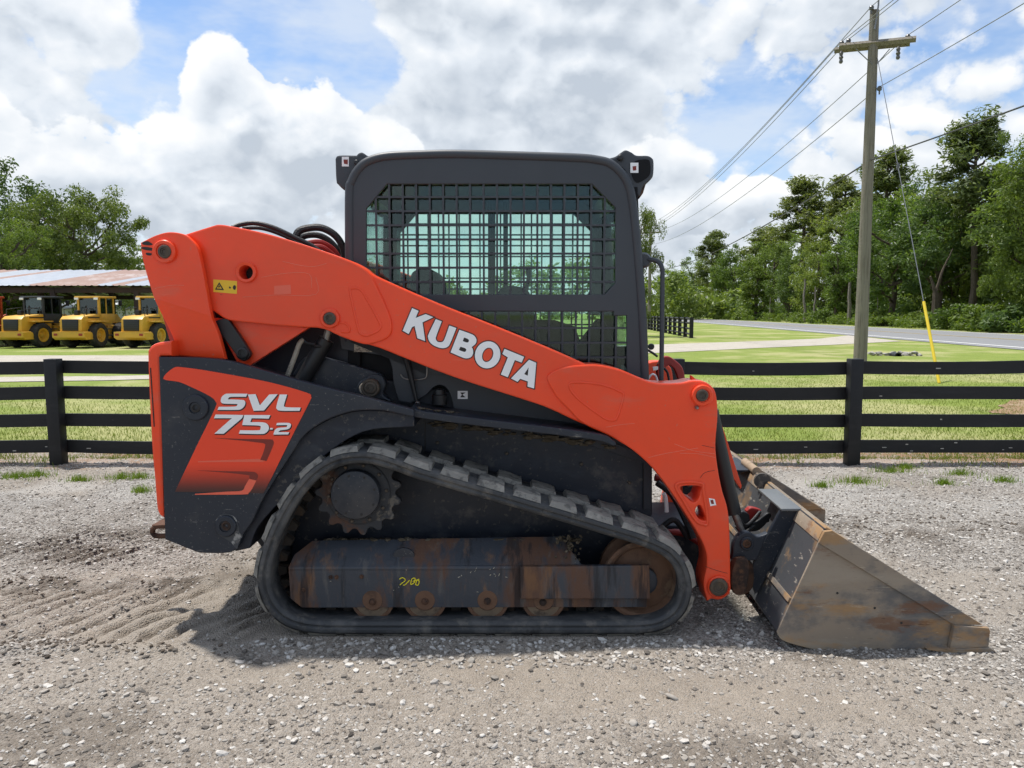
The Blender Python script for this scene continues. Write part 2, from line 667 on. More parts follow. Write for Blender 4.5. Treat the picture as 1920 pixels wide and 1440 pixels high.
def boss(parent, u, v, Y, r_out, r_pin, depth=0.016, ring_mat='orange', name='pivot_boss', pin_mat='pin'):
    w = W(u, v, Y)
    ro, ri = rp(r_out, Y), rp(r_pin, Y)
    b = lathe(name, w, [(ro, 0.02), (ro, -depth + .004), (ro - .004, -depth), (ri + .002, -depth), (ri + .001, -depth + .006)], ring_mat, parent, n=36)
    return b


def pin(parent, u, v, Y, r, depth=0.012, material='pin'):
    w = W(u, v, Y)
    ri = rp(r, Y)
    return lathe('pivot_pin', w, [(ri, 0.02), (ri, -depth + .002), (ri - .003, -depth), (ri * .62, -depth), (ri * .55, -depth + .004),
                                  (ri * .38, -depth + .004), (ri * .34, -depth + .0075)], material, parent, n=28)


# ---------------------------------------------------------------- hull and inner body
hull = plate('hull', C([(480, 800), (560, 762), (700, 765), (1112, 800), (1223, 800), (1223, 965), (1150, 1120), (560, 1120), (470, 1000)]),
             3.488, 7.98 - 3.488, 'hull', loader, bev=.006)
plate('hull_side_panel', C([(1000, 800), (1108, 812), (1221, 858), (1221, 955), (1206, 955), (1206, 868)]), 3.480, 3.487, 'navy_dusty', hull, bev=.002)
inner = plate('engine_bay_panel', C([(318, 560), (480, 540), (655, 590), (660, 700), (1090, 780), (1110, 806), (770, 775), (560, 770), (318, 720)]),
              3.50, 7.98 - 3.50, 'navy_dusty', loader, bev=.01)
lower = plate('lower_cab_panel', [(636, 630, 1), (700, 640, 1), (1112, 790, 1), (1112, 806, 1), (852, 770, 1), (844, 740), (836, 727), (825, 722), (812, 727), (800, 740, 1),
                                  (770, 756, 1), (748, 752, 1), (738, 720), (735, 690), (728, 668, 1), (640, 655, 1)], 3.468, 3.482, 'cab', loader, bev=.003)
ledge = plate('fender_ledge', [(770, 764, 1), (800, 772), (900, 785), (1108, 811), (1150, 826), (1150, 836), (1108, 824), (900, 799), (800, 786), (770, 781, 1)],
              3.23, 3.484, 'navy', loader, bev=.004)
for k, (u, v) in enumerate([(937, 803), (996, 811), (781, 809)]):
    lathe('bolt', W(u, v, 3.478), [(.005, .01), (.005, -.004), (.003, -.006)], 'steel', hull, n=10)
# dirt heaped along the ledge
bm = bmesh.new()
for k in range(60):
    u = random.uniform(800, 1150)
    w = W(u, 806 + (u - 900) * .125 + random.uniform(-5, 4), 3.475)
    r = random.uniform(.006, .016)
    bmesh.ops.create_icosphere(bm, subdivisions=1, radius=r, matrix=Matrix.Translation(w) @ Matrix.Diagonal((2.2, .8, .7, 1)))
for k in range(40):
    u = random.uniform(775, 860)
    w = W(u, 764 + (u - 775) * .13, random.uniform(3.27, 3.44))
    bmesh.ops.create_icosphere(bm, subdivisions=1, radius=random.uniform(.005, .013), matrix=Matrix.Translation(w) @ Matrix.Diagonal((1.8, 1.2, .6, 1)))
for v in bm.verts:
    v.co += Vector((random.uniform(-.003, .003), 0, random.uniform(-.003, .003)))
M['soil'] = mat('caked_soil', (0.085, 0.07, 0.05), 0.95, spec=.1, layers=[((.17, .145, .11), 40, .5, .65, .7, None)])
tag(bm_obj('caked_dirt', bm, 'soil', loader), kind='stuff')

tube('panel_seam', [W(797, 788, 3.4865), W(797, 890, 3.4865)], .0025, 'black', hull, n=5)
tube('panel_seam', [W(1206, 868, 3.4795), W(1206, 955, 3.4795)], .0025, 'black', hull, n=5)
for u, v in ((709, 795), (613, 836), (706, 836), (820, 830), (950, 850), (1090, 870), (1180, 905)):
    lathe('bolt', W(u, v, 3.486), [(.008, .006), (.008, -.005), (.005, -.008)], 'pin', hull, n=10)
# filler cap and stickers on the lower panel
cap = lathe('filler_cap', W(824, 752, 3.45), [(.034, -.014), (.034, .028), (.026, .032), (.024, .052), (.012, .056)], 'black', loader, axis='Z', n=20)
plate('safety_sticker', C([(858, 733), (877, 733), (877, 748), (858, 748)]), 3.4655, 3.467, 'white', lower, bev=0)
plate('sticker_mark', C([(863, 736), (873, 736), (867, 740), (873, 745), (863, 745), (866, 740)]), 3.4645, 3.4653, 'black_print', lower, bev=0)
plate('serial_sticker', C([(664, 644), (690, 645), (712, 656), (712, 660), (664, 660)]), 3.4655, 3.467, 'cream_print', lower, bev=0)
strut = tube('gas_strut', [W(758, 660, 3.44), W(770, 705, 3.44), W(782, 757, 3.44)], [.013, .013, .008], 'black', loader)
tube('strut_rod', [W(774, 722, 3.44), W(784, 762, 3.44)], .005, 'steel', strut)
lathe('strut_joint', W(783, 757, 3.44), [(.012, .01), (.012, -.014), (.008, -.018)], 'steel', strut, n=14)
tube('wire_loop', [W(751, 702, 3.45), W(757, 709, 3.45), W(770, 712, 3.45), W(790, 711, 3.45), W(800, 705, 3.45), W(800, 680, 3.45)], .003, 'steel', loader, smooth=4)

# lift arm pivot below
pv = plate('pivot_bracket', [(664, 733, 1), (676, 714), (700, 702), (716, 706), (722, 722), (718, 740), (735, 752, 1), (664, 742, 1)], 3.40, 3.47, 'navy', loader, bev=.006)
lathe('pivot_sleeve', W(686, 729, 3.385), [(.030, .05), (.030, 0), (.027, -.004)], 'cream_hose', pv, n=24)
boss(pv, 695, 727, 3.38, 17, 12, ring_mat='pin', name='pivot_ring')
pin(pv, 695, 727, 3.375, 11)
plate('lift_link', [(575, 668), (600, 668, 1), (680, 690), (716, 702, 1), (716, 716, 1), (668, 740, 1), (560, 712), (556, 690)], 3.42, 3.46, 'navy', loader, bev=.006)

# ---------------------------------------------------------------- navy side panel with the printed decal
side = plate('side_panel', [(297, 669, 1), (360, 670), (415, 674), (459, 684), (584, 719), (678, 742), (740, 758), (776, 768, 1), (776, 782, 1), (765, 780), (718, 770), (671, 770),
                            (640, 777), (612, 788), (584, 805), (564, 824), (552, 843), (497, 929), (473, 978), (456, 1002), (446, 1026), (427, 1037), (377, 1037), (357, 1031), (309, 1012, 1)],
             3.170, 3.205, 'navy', loader, bev=.006)
plate('wheel_arch_liner', [(776, 780, 1), (718, 770), (671, 770), (640, 777), (612, 788), (584, 805), (564, 824), (552, 843), (497, 929), (456, 1002), (440, 1034, 1), (468, 1028, 1), (486, 985), (540, 925), (600, 862), (680, 810), (776, 800, 1)],
      3.206, 3.485, 'hull', loader, bev=.004)
plate('rear_frame', C([(309, 690), (420, 685), (600, 735), (600, 790), (545, 840), (440, 1025), (330, 1015)]), 3.24, 7.98 - 3.24, 'hull', loader, bev=.01)
DECAL = [(306, 710), (325, 690), (345, 689), (400, 697), (502, 716), (574, 736), (583, 744), (580, 754), (546, 821), (503, 908), (494, 925, 1), (328, 922, 1),
         (368, 838), (403, 766), (404, 753), (392, 742), (357, 725), (335, 716)]
decal = plate('panel_decal', DECAL, 3.1675, 3.1695, 'decal', side, bev=0, seg=4)


def Z2(pts, ox=380, oy=720, s=6.857, dx=0, dy=0):
    return [(ox + (p[0] + dx) / s, oy + (p[1] + dy) / s) + tuple(p[2:]) for p in pts]


GL = {
    'S': [[(575, 125, 1), (558, 165, 1), (370, 165), (335, 178), (325, 197, 1), (500, 203), (540, 218), (548, 250), (530, 292), (490, 325), (430, 333), (190, 333, 1), (207, 293, 1),
           (405, 290), (440, 278), (448, 259, 1), (425, 257), (275, 253), (240, 238), (232, 205), (250, 160), (290, 130), (340, 123)]],
    'V': [C([(580, 135), (680, 130), (735, 275), (855, 135), (965, 130), (790, 340), (655, 345)])],
    'L': [[(990, 135, 1), (1085, 135, 1), (1045, 270), (1055, 292), (1100, 300), (1260, 303, 1), (1245, 345, 1), (1000, 343), (955, 322), (948, 285)]],
    '7': [C([(165, 392), (525, 398), (505, 440), (270, 640), (150, 638), (375, 440), (145, 440)])],
    '5': [[(535, 398, 1), (870, 400, 1), (850, 445, 1), (630, 440, 1), (612, 490, 1), (770, 492), (830, 515), (852, 560), (840, 600), (800, 635), (740, 643), (465, 638, 1), (480, 595, 1),
           (715, 595), (740, 580), (745, 555), (720, 535), (508, 528, 1)]],
    '-': [C([(870, 565), (905, 565), (898, 585), (862, 585)])],
    '2': [[(955, 500, 1), (1085, 498), (1125, 508), (1135, 530), (1120, 565), (1080, 585), (1000, 595), (972, 618, 1), (1112, 620, 1), (1100, 648, 1), (908, 650, 1), (930, 590), (970, 565),
           (1070, 555), (1085, 540), (1075, 528), (945, 530, 1)]],
}
for ch, cs in GL.items():
    plate('letter_shadow', Z2(cs[0], dx=9, dy=11), 3.1665, 3.1674, 'black_print', decal, bev=0, seg=3, offset=.0012)
    plate('letter', Z2(cs[0]), 3.1655, 3.1664, 'white', decal, bev=0, seg=3)
for nm, mt, pts in [
    ('printed_louvre', 'red_shadow_print', [(140, 695, 1), (500, 706), (860, 712), (905, 730), (912, 770), (870, 880), (820, 990, 1), (740, 975, 1), (780, 880), (805, 790), (790, 765), (740, 755, 1), (450, 722)]),
    ('printed_louvre', 'red_shadow_print', [(-60, 1112, 1), (300, 1122), (620, 1128), (685, 1145), (712, 1185), (690, 1240, 1), (600, 1220, 1), (600, 1190), (580, 1172), (300, 1140)]),
    ('printed_glint', 'light_print', [(-60, 992, 1), (300, 978), (720, 962, 1), (800, 985, 1), (770, 1002, 1), (300, 1003), (-60, 1006, 1)]),
    ('printed_glint', 'light_print', [(-100, 1412, 1), (300, 1385), (500, 1372), (545, 1310), (600, 1215, 1), (690, 1240, 1), (640, 1340), (590, 1400), (520, 1420), (-100, 1424, 1)])]:
    plate(nm, Z2(pts), 3.1665, 3.1674, mt, decal, bev=0, seg=4)
b1 = boss(side, 367, 764, 3.168, 24, 10, .012, 'navy', 'rubber_bumper')
pin(side, 367, 764, 3.158, 9, .002, 'black')
b2 = boss(side, 424, 986, 3.168, 20, 10, .012, 'navy', 'rubber_bumper')
pin(side, 424, 986, 3.158, 9, .002, 'rust')
plate('scuff', [(405, 975), (412, 966), (425, 963), (438, 968), (446, 980), (450, 1000), (455, 1004), (448, 1016), (444, 1030), (436, 1020), (426, 1012), (412, 1004), (405, 990)],
      3.1683, 3.1697, mat('scuffed_paint', (.05, .052, .056), .7, layers=[((.32, .31, .29), 26, .52, .60, .85, (1, 1, 1))]), side, bev=0, seg=3,
      holes=[circ(424, 986, 20)])
mirror_tree(side, skip=('panel_decal', 'scuff'))

# ---------------------------------------------------------------- orange rear door / bumper
bump_pts = [(276, 668), (278, 655), (285, 647), (298, 642), (322, 639, 1), (322, 668, 1), (300, 668, 1), (308, 973, 1), (298, 966, 1), (293, 950), (289, 900), (284, 844), (279, 750)]
rear = plate('rear_door', bump_pts, 3.178, 7.98 - 3.178, 'orange', loader, bev=.012)
plate('door_seam', C([(281, 690), (283, 690), (290, 800), (288, 800)]), 3.1765, 3.1785, 'black_print', rear, bev=0)
hook = tube('tow_hook', [W(345, 986, 3.5), W(308, 986, 3.5), W(291, 988, 3.5), W(286, 996, 3.5), W(291, 1004, 3.5), W(308, 1005, 3.5), W(345, 1005, 3.5)], .012, 'rust', loader, smooth=4)
plate('tow_bracket', C([(284, 985), (330, 983), (330, 991), (290, 992)]), 3.28, 3.5, 'rust', hook, bev=.003)

# ---------------------------------------------------------------- rear upright and links
up_pts = [(263, 455, 1), (292, 441), (318, 435), (344, 439), (358, 449), (368, 461), (374, 478), (382, 517), (390, 561), (396, 593), (407, 624), (413, 650), (418, 674, 1), (326, 668, 1),
          (322, 650), (318, 629), (292, 569), (279, 530), (267, 486)]
upr = plate('arm_upright', up_pts, 3.212, 3.245, 'orange', loader, bev=.005)
# the lower half of the upright is bent inwards
me = upr.data
bm = bmesh.new()
bm.from_mesh(me)
cz = W(292, 560, 3.212)
cz2 = W(394, 592, 3.212)
nrm = Vector((-(cz2.z - cz.z), 0, cz2.x - cz.x)).normalized()
pl = cz - Vector(loader.location)
bmesh.ops.bisect_plane(bm, geom=bm.verts[:] + bm.edges[:] + bm.faces[:], plane_co=pl, plane_no=nrm)
for v in bm.verts:
    d = (v.co - pl).dot(nrm)
    if d < 0:
        v.co.y += -d * 0.16
bm.to_mesh(me)
bm.free()
finish(me, 8)
boss(upr, 310, 472, 3.212, 21, 13, .018)
pin(upr, 310, 472, 3.200, 12)
plate('paint_chip', [(266, 455), (276, 452), (286, 458), (280, 460), (270, 459)], 3.2105, 3.2118, 'black_print', upr, bev=0)
plate('paint_chip', [(264, 464), (276, 463), (290, 467), (284, 470), (270, 468)], 3.2105, 3.2118, 'black_print', upr, bev=0)
plate('paint_chip', [(274, 474), (284, 475), (282, 479), (275, 478)], 3.2105, 3.2118, 'black_print', upr, bev=0)
mirror_tree(upr, skip=('paint_chip',))
upi = plate('inner_upright', [(275, 480), (300, 450), (345, 445), (375, 500), (420, 674, 1), (326, 668, 1)], 3.425, 3.455, 'orange_dark', loader, bev=.004)
gus = plate('arm_gusset', C([(402, 596), (440, 600), (580, 614), (468, 686), (444, 679), (410, 615)]), 3.300, 3.335, 'orange', loader, bev=.003)
lk = plate('arm_link', [(404, 612), (408, 600), (424, 598), (434, 608), (466, 656), (468, 668), (458, 677), (446, 672), (440, 662)], 3.262, 3.292, 'black', loader, bev=.004)
pin(lk, 455, 662, 3.262, 11, .012, 'black')

# ---------------------------------------------------------------- loader arm
ARM_BEAM = C([(600, 475)]) + [(650, 490), (683, 504), (709, 520), (819, 568), (928, 611), (1037, 656), (1100, 684, 1), (1150, 705, 1), (1150, 800, 1), (1104, 799), (1034, 768), (993, 753),
                              (859, 710), (765, 674), (718, 655), (690, 646), (650, 634, 1), (610, 600, 1)]
arm = plate('loader_arm', ARM_BEAM, 3.270, 3.400, 'orange', loader, bev=.007)
REAR = [(345, 440, 1), (396, 424), (412, 421), (438, 425), (500, 438), (578, 461), (646, 485), (676, 499), (694, 514), (706, 536), (722, 570), (733, 600), (734, 622), (724, 635), (700, 644), (680, 645),
        (641, 632), (615, 620), (597, 615), (573, 614), (526, 611), (474, 606), (438, 602), (422, 598), (407, 588), (390, 574), (372, 540)]
ra = plate('arm_rear_plate', REAR, 3.258, 3.408, 'orange', arm, bev=.007, holes=[circ(462, 511, 13)])
FRONT = [(1100, 684), (1128, 685), (1165, 694), (1201, 709), (1220, 716), (1243, 719), (1277, 718), (1297, 714), (1319, 715), (1334, 724), (1343, 740), (1346, 779), (1342, 834), (1346, 876), (1354, 918),
         (1364, 952), (1368, 990), (1370, 1100), (1364, 1117), (1349, 1125), (1334, 1123, 1), (1326, 1128, 1), (1319, 1095), (1325, 1058), (1322, 1030), (1308, 1000), (1285, 963), (1257, 921), (1229, 884),
         (1201, 856), (1173, 835), (1139, 816), (1104, 800), (1085, 788), (1070, 772), (1045, 746), (1030, 722), (1026, 708), (1034, 698), (1058, 688)]
H1 = [(1276, 914), (1312, 912), (1313, 922), (1308, 937), (1296, 940)]
H2 = [(1304, 958), (1310, 948), (1316, 952), (1324, 972), (1320, 976), (1310, 972)]
fa = plate('arm_elbow_plate', FRONT, 3.258, 3.408, 'orange', arm, bev=.007, holes=[H1, H2])


def ridge(parent, pts, Y, r=.0055, name='pressed_rib', material='orange'):
    P = [W(u, v, Y) for u, v in smooth_path(pts, 5)]
    P.append(P[0])
    P.append(P[1])
    bm = bmesh.new()
    add_tube(bm, P, r, 6, cap=False)
    for v in bm.verts:
        v.co.y = Y + (v.co.y - Y) * .65
    return bm_obj(name, bm, material, parent, angle=80)


ridge(ra, [(656, 546), (660, 541), (671, 541), (682, 551), (711, 603), (713, 615), (706, 622), (688, 629), (677, 626), (671, 614)], 3.258)
ridge(fa, [(1067, 724), (1078, 717), (1127, 721), (1162, 734), (1169, 743), (1158, 781), (1149, 788), (1130, 782), (1083, 747)], 3.258)
ridge(fa, [(1268, 908), (1315, 906), (1319, 922), (1327, 978), (1318, 983), (1304, 975), (1284, 943)], 3.256, .007)
rl = tube('rib_tail', [W(634, 606, 3.258), W(646, 606, 3.258), W(655, 614, 3.258), W(654, 622, 3.258), W(640, 622, 3.258)], .005, 'orange', ra, smooth=4)
bt = lathe('bore_tube', W(462.6, 510.7, 3.258), [(rp(19, 3.25), .01), (rp(19, 3.25), -.012), (rp(17.5, 3.25), -.016), (rp(13, 3.25), -.012), (rp(12.5, 3.25), .06)], 'orange', ra, n=32, caps=False)
lathe('bore_end', W(462.6, 510.7, 3.34), [(rp(13.5, 3.25), .02), (rp(13.5, 3.25), 0)], 'black', ra, n=24)
boss(ra, 619, 597, 3.258, 18, 11)
pin(ra, 619, 597, 3.244, 11)
boss(fa, 1316, 741, 3.258, 20, 12, .018)
pin(fa, 1316, 741, 3.243, 11)
boss(fa, 1347, 1100, 3.258, 22, 18, .014)
pin(fa, 1347, 1100, 3.245, 17)
lathe('grease_nipple', W(1306, 764, 3.256), [(.008, .01), (.008, -.012), (.004, -.02)], 'steel', fa, n=12)
plate('stop_lug', [(1297, 716, 1), (1296, 704), (1304, 710), (1317, 716, 1)], 3.33, 3.36, 'orange', fa, bev=.003)
plate('warning_sticker', C([(400, 524), (444.5, 527), (444, 551), (400, 547.5)]), 3.2565, 3.2578, 'yellow_print', ra, bev=0)
plate('sticker_triangle', C([(411, 529), (420, 544), (403, 543)]), 3.2555, 3.2563, 'black_print', ra, bev=0, holes=[C([(411, 533), (416, 541.5), (406, 541)])])
plate('sticker_mark', C([(411, 535), (413, 538), (410.5, 538.5), (411.5, 541), (409, 538)]), 3.2555, 3.2563, 'black_print', ra, bev=0)
plate('sticker_mark', circ(439.5, 539, 3, 10, 4.5), 3.2555, 3.2563, 'black_print', ra, bev=0)
plate('sticker_mark', C([(429, 537), (433, 538), (432, 541), (430, 541)]), 3.2555, 3.2563, 'black_print', ra, bev=0)
plate('arm_sticker', C([(1329, 934), (1340, 936), (1343, 947), (1332, 949)]), 3.2562, 3.2577, 'white', fa, bev=0)
plate('sticker_mark', C([(1332, 938), (1337, 937), (1339, 945), (1334, 945)]), 3.2553, 3.256, 'red_shadow_print', fa, bev=0)

# scratches worn into the paint
M['scratch'] = mat('scratched_paint', (0.82, 0.24, 0.15), .5)
SCRATCHES = [([(1216, 858), (1250, 850), (1309, 840)], 'scratch', fa), ([(1264, 832), (1300, 845), (1341, 851)], 'scratch', fa), ([(1275, 850), (1310, 851), (1341, 858)], 'scratch', fa),
             ([(1136, 801), (1165, 796), (1190, 794)], 'scratch', fa), ([(1313, 896), (1322, 886), (1340, 882)], 'black_print', fa), ([(1316, 835), (1330, 838), (1340, 840)], 'black_print', fa),
             ([(1322, 1062), (1345, 1070), (1364, 1075)], 'black_print', fa), ([(490, 520), (540, 512), (580, 514), (584, 540)], 'scratch', ra), ([(455, 557), (520, 553), (592, 552), (592, 520)], 'scratch', ra),
             ([(290, 541), (320, 535), (345, 535)], 'scratch', upr), ([(530, 490), (580, 500), (612, 494)], 'scratch', ra)]
for pts, mt, par in SCRATCHES:
    y = 3.2115 if par is upr else 3.2575
    tube('scratch', [W(u, v, y) for u, v in pts], .0008, mt, par, n=4, smooth=4)
plate('worn_patch', C([(514, 536), (545, 534), (546, 551), (514, 552)]), 3.2570, 3.2579, 'light_print', ra, bev=0)

# KUBOTA lettering
KB = {
    'K': [[C([(225, 120), (308, 157), (268, 248), (398, 198), (498, 238), (358, 305), (392, 545), (292, 508), (256, 350), (222, 368), (180, 455), (103, 412)])][0]],
    'U': [[(528, 262, 1), (605, 292, 1), (535, 480), (530, 520), (548, 550), (585, 560), (620, 550), (645, 510), (703, 345, 1), (793, 378, 1), (720, 560), (690, 612), (640, 635), (580, 632), (500, 600), (450, 555), (430, 500), (438, 450)]],
    'B': [[(832, 400, 1), (985, 455), (1030, 485), (1052, 530), (1040, 580), (990, 622, 1), (1008, 660), (1005, 715), (975, 755), (920, 768), (860, 752), (718, 690, 1)],
          [(892, 500, 1), (935, 515), (955, 535), (945, 560), (920, 562), (875, 545, 1)], [(845, 618, 1), (900, 635), (920, 655), (910, 680), (885, 682), (825, 660, 1)]],
    'O': [circ(1195, 722, 162, 36, 176, R(22)), circ(1196, 722, 68, 28, 96, R(22))],
    'T': [C([(1412, 645), (1665, 748), (1632, 822), (1545, 790), (1455, 1010), (1365, 975), (1455, 755), (1385, 710)])],
    'A': [C([(1728, 785), (1820, 825), (1792, 1155), (1708, 1130), (1712, 1065), (1615, 1030), (1580, 1070), (1495, 1025)]), C([(1722, 885), (1712, 990), (1665, 970)])],
}
for ch, cs in KB.items():
    zs = [Z2(c, 740, 560) for c in cs]
    plate('letter_outline', zs[0], 3.2680, 3.2692, 'black_print', arm, bev=0, seg=4, offset=.0042)
    plate('letter', zs[0], 3.2665, 3.2678, 'white', arm, bev=0, seg=4, holes=zs[1:])
    for h in zs[1:]:
        plate('letter_counter', h, 3.2669, 3.2676, 'orange', arm, bev=0, seg=4, offset=-.004) if ch == 'O' else None

far_arm = mirror_copy(arm, loader)
for pch in (ra, fa):
    c = pch.copy()
    COL.objects.link(c)
    c.parent = far_arm
# cross tube between the arms, behind the cab
tube('arm_cross_tube', [W(335, 500, 3.30), W(335, 500, 3.30) + Vector((0, 1.38, 0))], .05, 'orange_dark', loader, n=16)

# lift cylinder and its hose
cyl = tube('lift_cylinder', [W(612, 636, 3.40), W(566, 716, 3.40)], .036, 'black', loader, n=20)
tube('cylinder_rod', [W(618, 612, 3.40), W(610, 640, 3.40)], .017, 'steel', cyl, n=14)
tube('cylinder_port', [W(602, 650, 3.37), W(590, 648, 3.36)], .008, 'black', cyl)
hs = tube('sleeved_hose', [W(568, 637, 3.37), W(561, 645, 3.36), W(553, 668, 3.36), W(536, 712, 3.36)], .011, 'cream_hose', loader, smooth=4)
tube('hose_fitting', [W(592, 646, 3.37), W(576, 643, 3.37), W(568, 636, 3.37), W(562, 643, 3.365)], .009, 'black', hs, smooth=4)

# hoses looping over the arm behind the cab
HZ = [([(436, 427, 3.44), (452, 421, 3.46), (479, 418.5, 3.47), (513, 427, 3.48), (552, 445, 3.5), (585, 461, 3.52), (610, 480, 3.52)], .011),
      ([(455, 428, 3.52), (490, 428, 3.53), (530, 441, 3.55), (570, 463, 3.56), (600, 490, 3.56)], .009),
      ([(552, 452, 3.60), (560, 434, 3.61), (582, 427, 3.62), (605, 428, 3.63), (628, 441, 3.64), (642, 462, 3.65), (648, 490, 3.66)], .017),
      ([(556, 456, 3.68), (570, 443, 3.68), (595, 441, 3.69), (618, 452, 3.70), (636, 474, 3.70), (645, 500, 3.70)], .015),
      ([(560, 466, 3.74), (590, 456, 3.75), (618, 466, 3.75), (640, 490, 3.75)], .014)]
for pts, r in HZ:
    ho = tube('hydraulic_hose', [W(*p) for p in pts], r, 'hose', loader, n=10, smooth=8)
for pts in ([(575, 456, 3.56), (600, 454, 3.58), (625, 468, 3.6), (640, 492, 3.6)], [(580, 464, 3.52), (605, 464, 3.54), (632, 486, 3.56)]):
    tube('red_hose', [W(*p) for p in pts], .012, 'red_part', loader, n=8, smooth=6)

# ---------------------------------------------------------------- cab
CABP = [(647, 640, 1), (647, 479, 1), (647, 360), (652, 337), (664, 315), (684, 297), (720, 286), (780, 282.5), (855, 281), (964, 284), (1080, 288), (1120, 292), (1148, 300), (1172, 321), (1186, 345),
        (1193, 375), (1201, 442), (1212, 588), (1217, 712, 1), (1100, 712, 1), (800, 640, 1)]
WIN = C([(687, 391), (726, 345), (1110, 345), (1154, 389), (1154, 530), (1134, 552), (720, 552), (687, 520)])
WIN2 = C([(800, 584), (1151, 584), (1151, 592), (1175, 592), (1175, 700), (800, 700)])
YS0, YS1 = 3.462, 3.482
cab = plate('cab_side', CABP, YS0, YS1, 'cab', loader, bev=.004, holes=[WIN, WIN2], seg=6)


def grille(outline, x0, pitch, xs, y0, pitchy, ys, Y, name):
    """punched steel guard: bars in both directions, one plate"""
    bm = bmesh.new()
    t, d = .0045, .004
    us = [p[0] for p in outline]
    vs = [p[1] for p in outline]

    def span(val, horiz):
        hit = []
        n = len(outline)
        for i in range(n):
            a, b = outline[i], outline[(i + 1) % n]
            p, q = (a[1], b[1]) if horiz else (a[0], b[0])
            if (p - val) * (q - val) < 0:
                f = (val - p) / (q - p)
                hit.append((a[0] + f * (b[0] - a[0])) if horiz else (a[1] + f * (b[1] - a[1])))
        return (min(hit), max(hit)) if len(hit) >= 2 else None
    for k in range(xs):
        u = x0 + k * pitch
        s = span(u, False)
        if s:
            a, b = W(u, s[0], Y), W(u, s[1], Y)
            xm = (a.x + b.x) / 2
            add_box(bm, (xm - t, Y - d, b.z), (xm + t, Y + d, a.z))
    for k in range(ys):
        v = y0 + k * pitchy
        s = span(v, True)
        if s:
            a, b = W(s[0], v, Y), W(s[1], v, Y)
            add_box(bm, (a.x, Y - d * .8, a.z - t), (b.x, Y + d * .8, a.z + t))
    return bm_obj(name, bm, 'cab', cab)


g1 = grille(WIN, 706, 25.12, 18, 369.5, 26.5, 7, YS0 + .009, 'window_guard')
g2 = grille(WIN2, 803, 25.12, 15, 615, 27.5, 4, YS0 + .009, 'window_guard')
# rounded rim along the cab edge, seen as a soft tube
rim_px = smooth_path([(647, 640, 1), (647, 479, 1), (647, 360), (652, 337), (664, 315), (684, 297), (720, 286), (780, 282.5), (855, 281), (964, 284), (1080, 288), (1120, 292), (1148, 300),
                      (1172, 321), (1186, 345), (1193, 375), (1201, 442), (1212, 588), (1217, 712)], 5, closed=False)
ctr = Vector((930, 480))
RIMP = []
for i, (u, v) in enumerate(rim_px):
    a = Vector(rim_px[max(i - 1, 0)])
    b = Vector(rim_px[min(i + 1, len(rim_px) - 1)])
    t = (b - a).normalized()
    nn = Vector((-t.y, t.x))
    RIMP.append(W(u + nn.x * 8.5, v + nn.y * 8.5, 3.47))
rim = tube('cab_rim', RIMP, .0205, 'cab', cab, n=14)
pane = plate('window_pane', C([(687, 391), (726, 345), (1110, 345), (1154, 389), (1154, 530), (1134, 552), (720, 552), (687, 520)]), YS1 + .012, YS1 + .016, 'glass', cab, bev=0, offset=.012)
pane2 = plate('window_pane', WIN2, YS1 + .012, YS1 + .016, 'glass', cab, bev=0, offset=.012)
far_cab = mirror_copy(cab, loader)
for ch in (g1, g2, rim, pane, pane2):
    c = ch.copy()
    COL.objects.link(c)
    c.parent = far_cab
# roof sheet that joins both sides
roof_px = [p for p in rim_px if p[1] < 356]
bm = bmesh.new()
rows = []
YB = 7.98 - 3.482
for (u, v) in roof_px:
    p = W(u, v, 3.47)
    q = Vector((p.x, 0, p.z)) - Vector((W(930, 480, 3.47).x, 0, W(930, 480, 3.47).z))
    q.normalize()
    i0 = p - q * .004
    i1 = p - q * .055
    rows.append([bm.verts.new((i0.x, 3.484, i0.z)), bm.verts.new((i0.x, YB, i0.z)), bm.verts.new((i1.x, YB, i1.z)), bm.verts.new((i1.x, 3.484, i1.z))])
for a, b in zip(rows, rows[1:]):
    for k in range(4):
        bm.faces.new((a[k], b[k], b[(k + 1) % 4], a[(k + 1) % 4]))
bm.faces.new(rows[0])
bm.faces.new(list(reversed(rows[-1])))
bmesh.ops.recalc_face_normals(bm, faces=bm.faces)
bm_obj('cab_roof', bm, 'cab', loader)
plate('roof_lining', C([(668, 330), (700, 300), (1140, 304), (1180, 350), (1170, 352), (1130, 322), (710, 322), (676, 350)]), 3.51, 7.98 - 3.51, 'cab_dark', loader, bev=.004)
# front and rear cab frames with glass
for nm, u0, u1 in (('rear_cab_post', 652, 676), ('front_cab_post', 1168, 1196)):
    post = plate(nm, C([(u0, 350), (u1, 350), (u1 + (14 if u0 > 900 else 0), 690), (u0 + (14 if u0 > 900 else 0), 690)]), 3.486, 3.55, 'cab_dark', loader, bev=.006)
    mirror_copy(post, loader)
for u in (660, 1188):
    a, b = W(u, 350, 3.5), W(u + (16 if u > 900 else 0), 680, 3.5)
    bm = bmesh.new()
    vs = [bm.verts.new(p) for p in ((a.x, 3.55, a.z), (a.x, 4.43, a.z), (b.x, 4.43, b.z), (b.x, 3.55, b.z))]
    f = bm.faces.new(vs)
    ex = bmesh.ops.extrude_face_region(bm, geom=[f])
    bmesh.ops.translate(bm, verts=[v for v in ex['geom'] if isinstance(v, bmesh.types.BMVert)], vec=(.005, 0, 0))
    bmesh.ops.recalc_face_normals(bm, faces=bm.faces)
    bm_obj('rear_window_pane' if u < 900 else 'front_door_pane', bm, 'glass', loader)
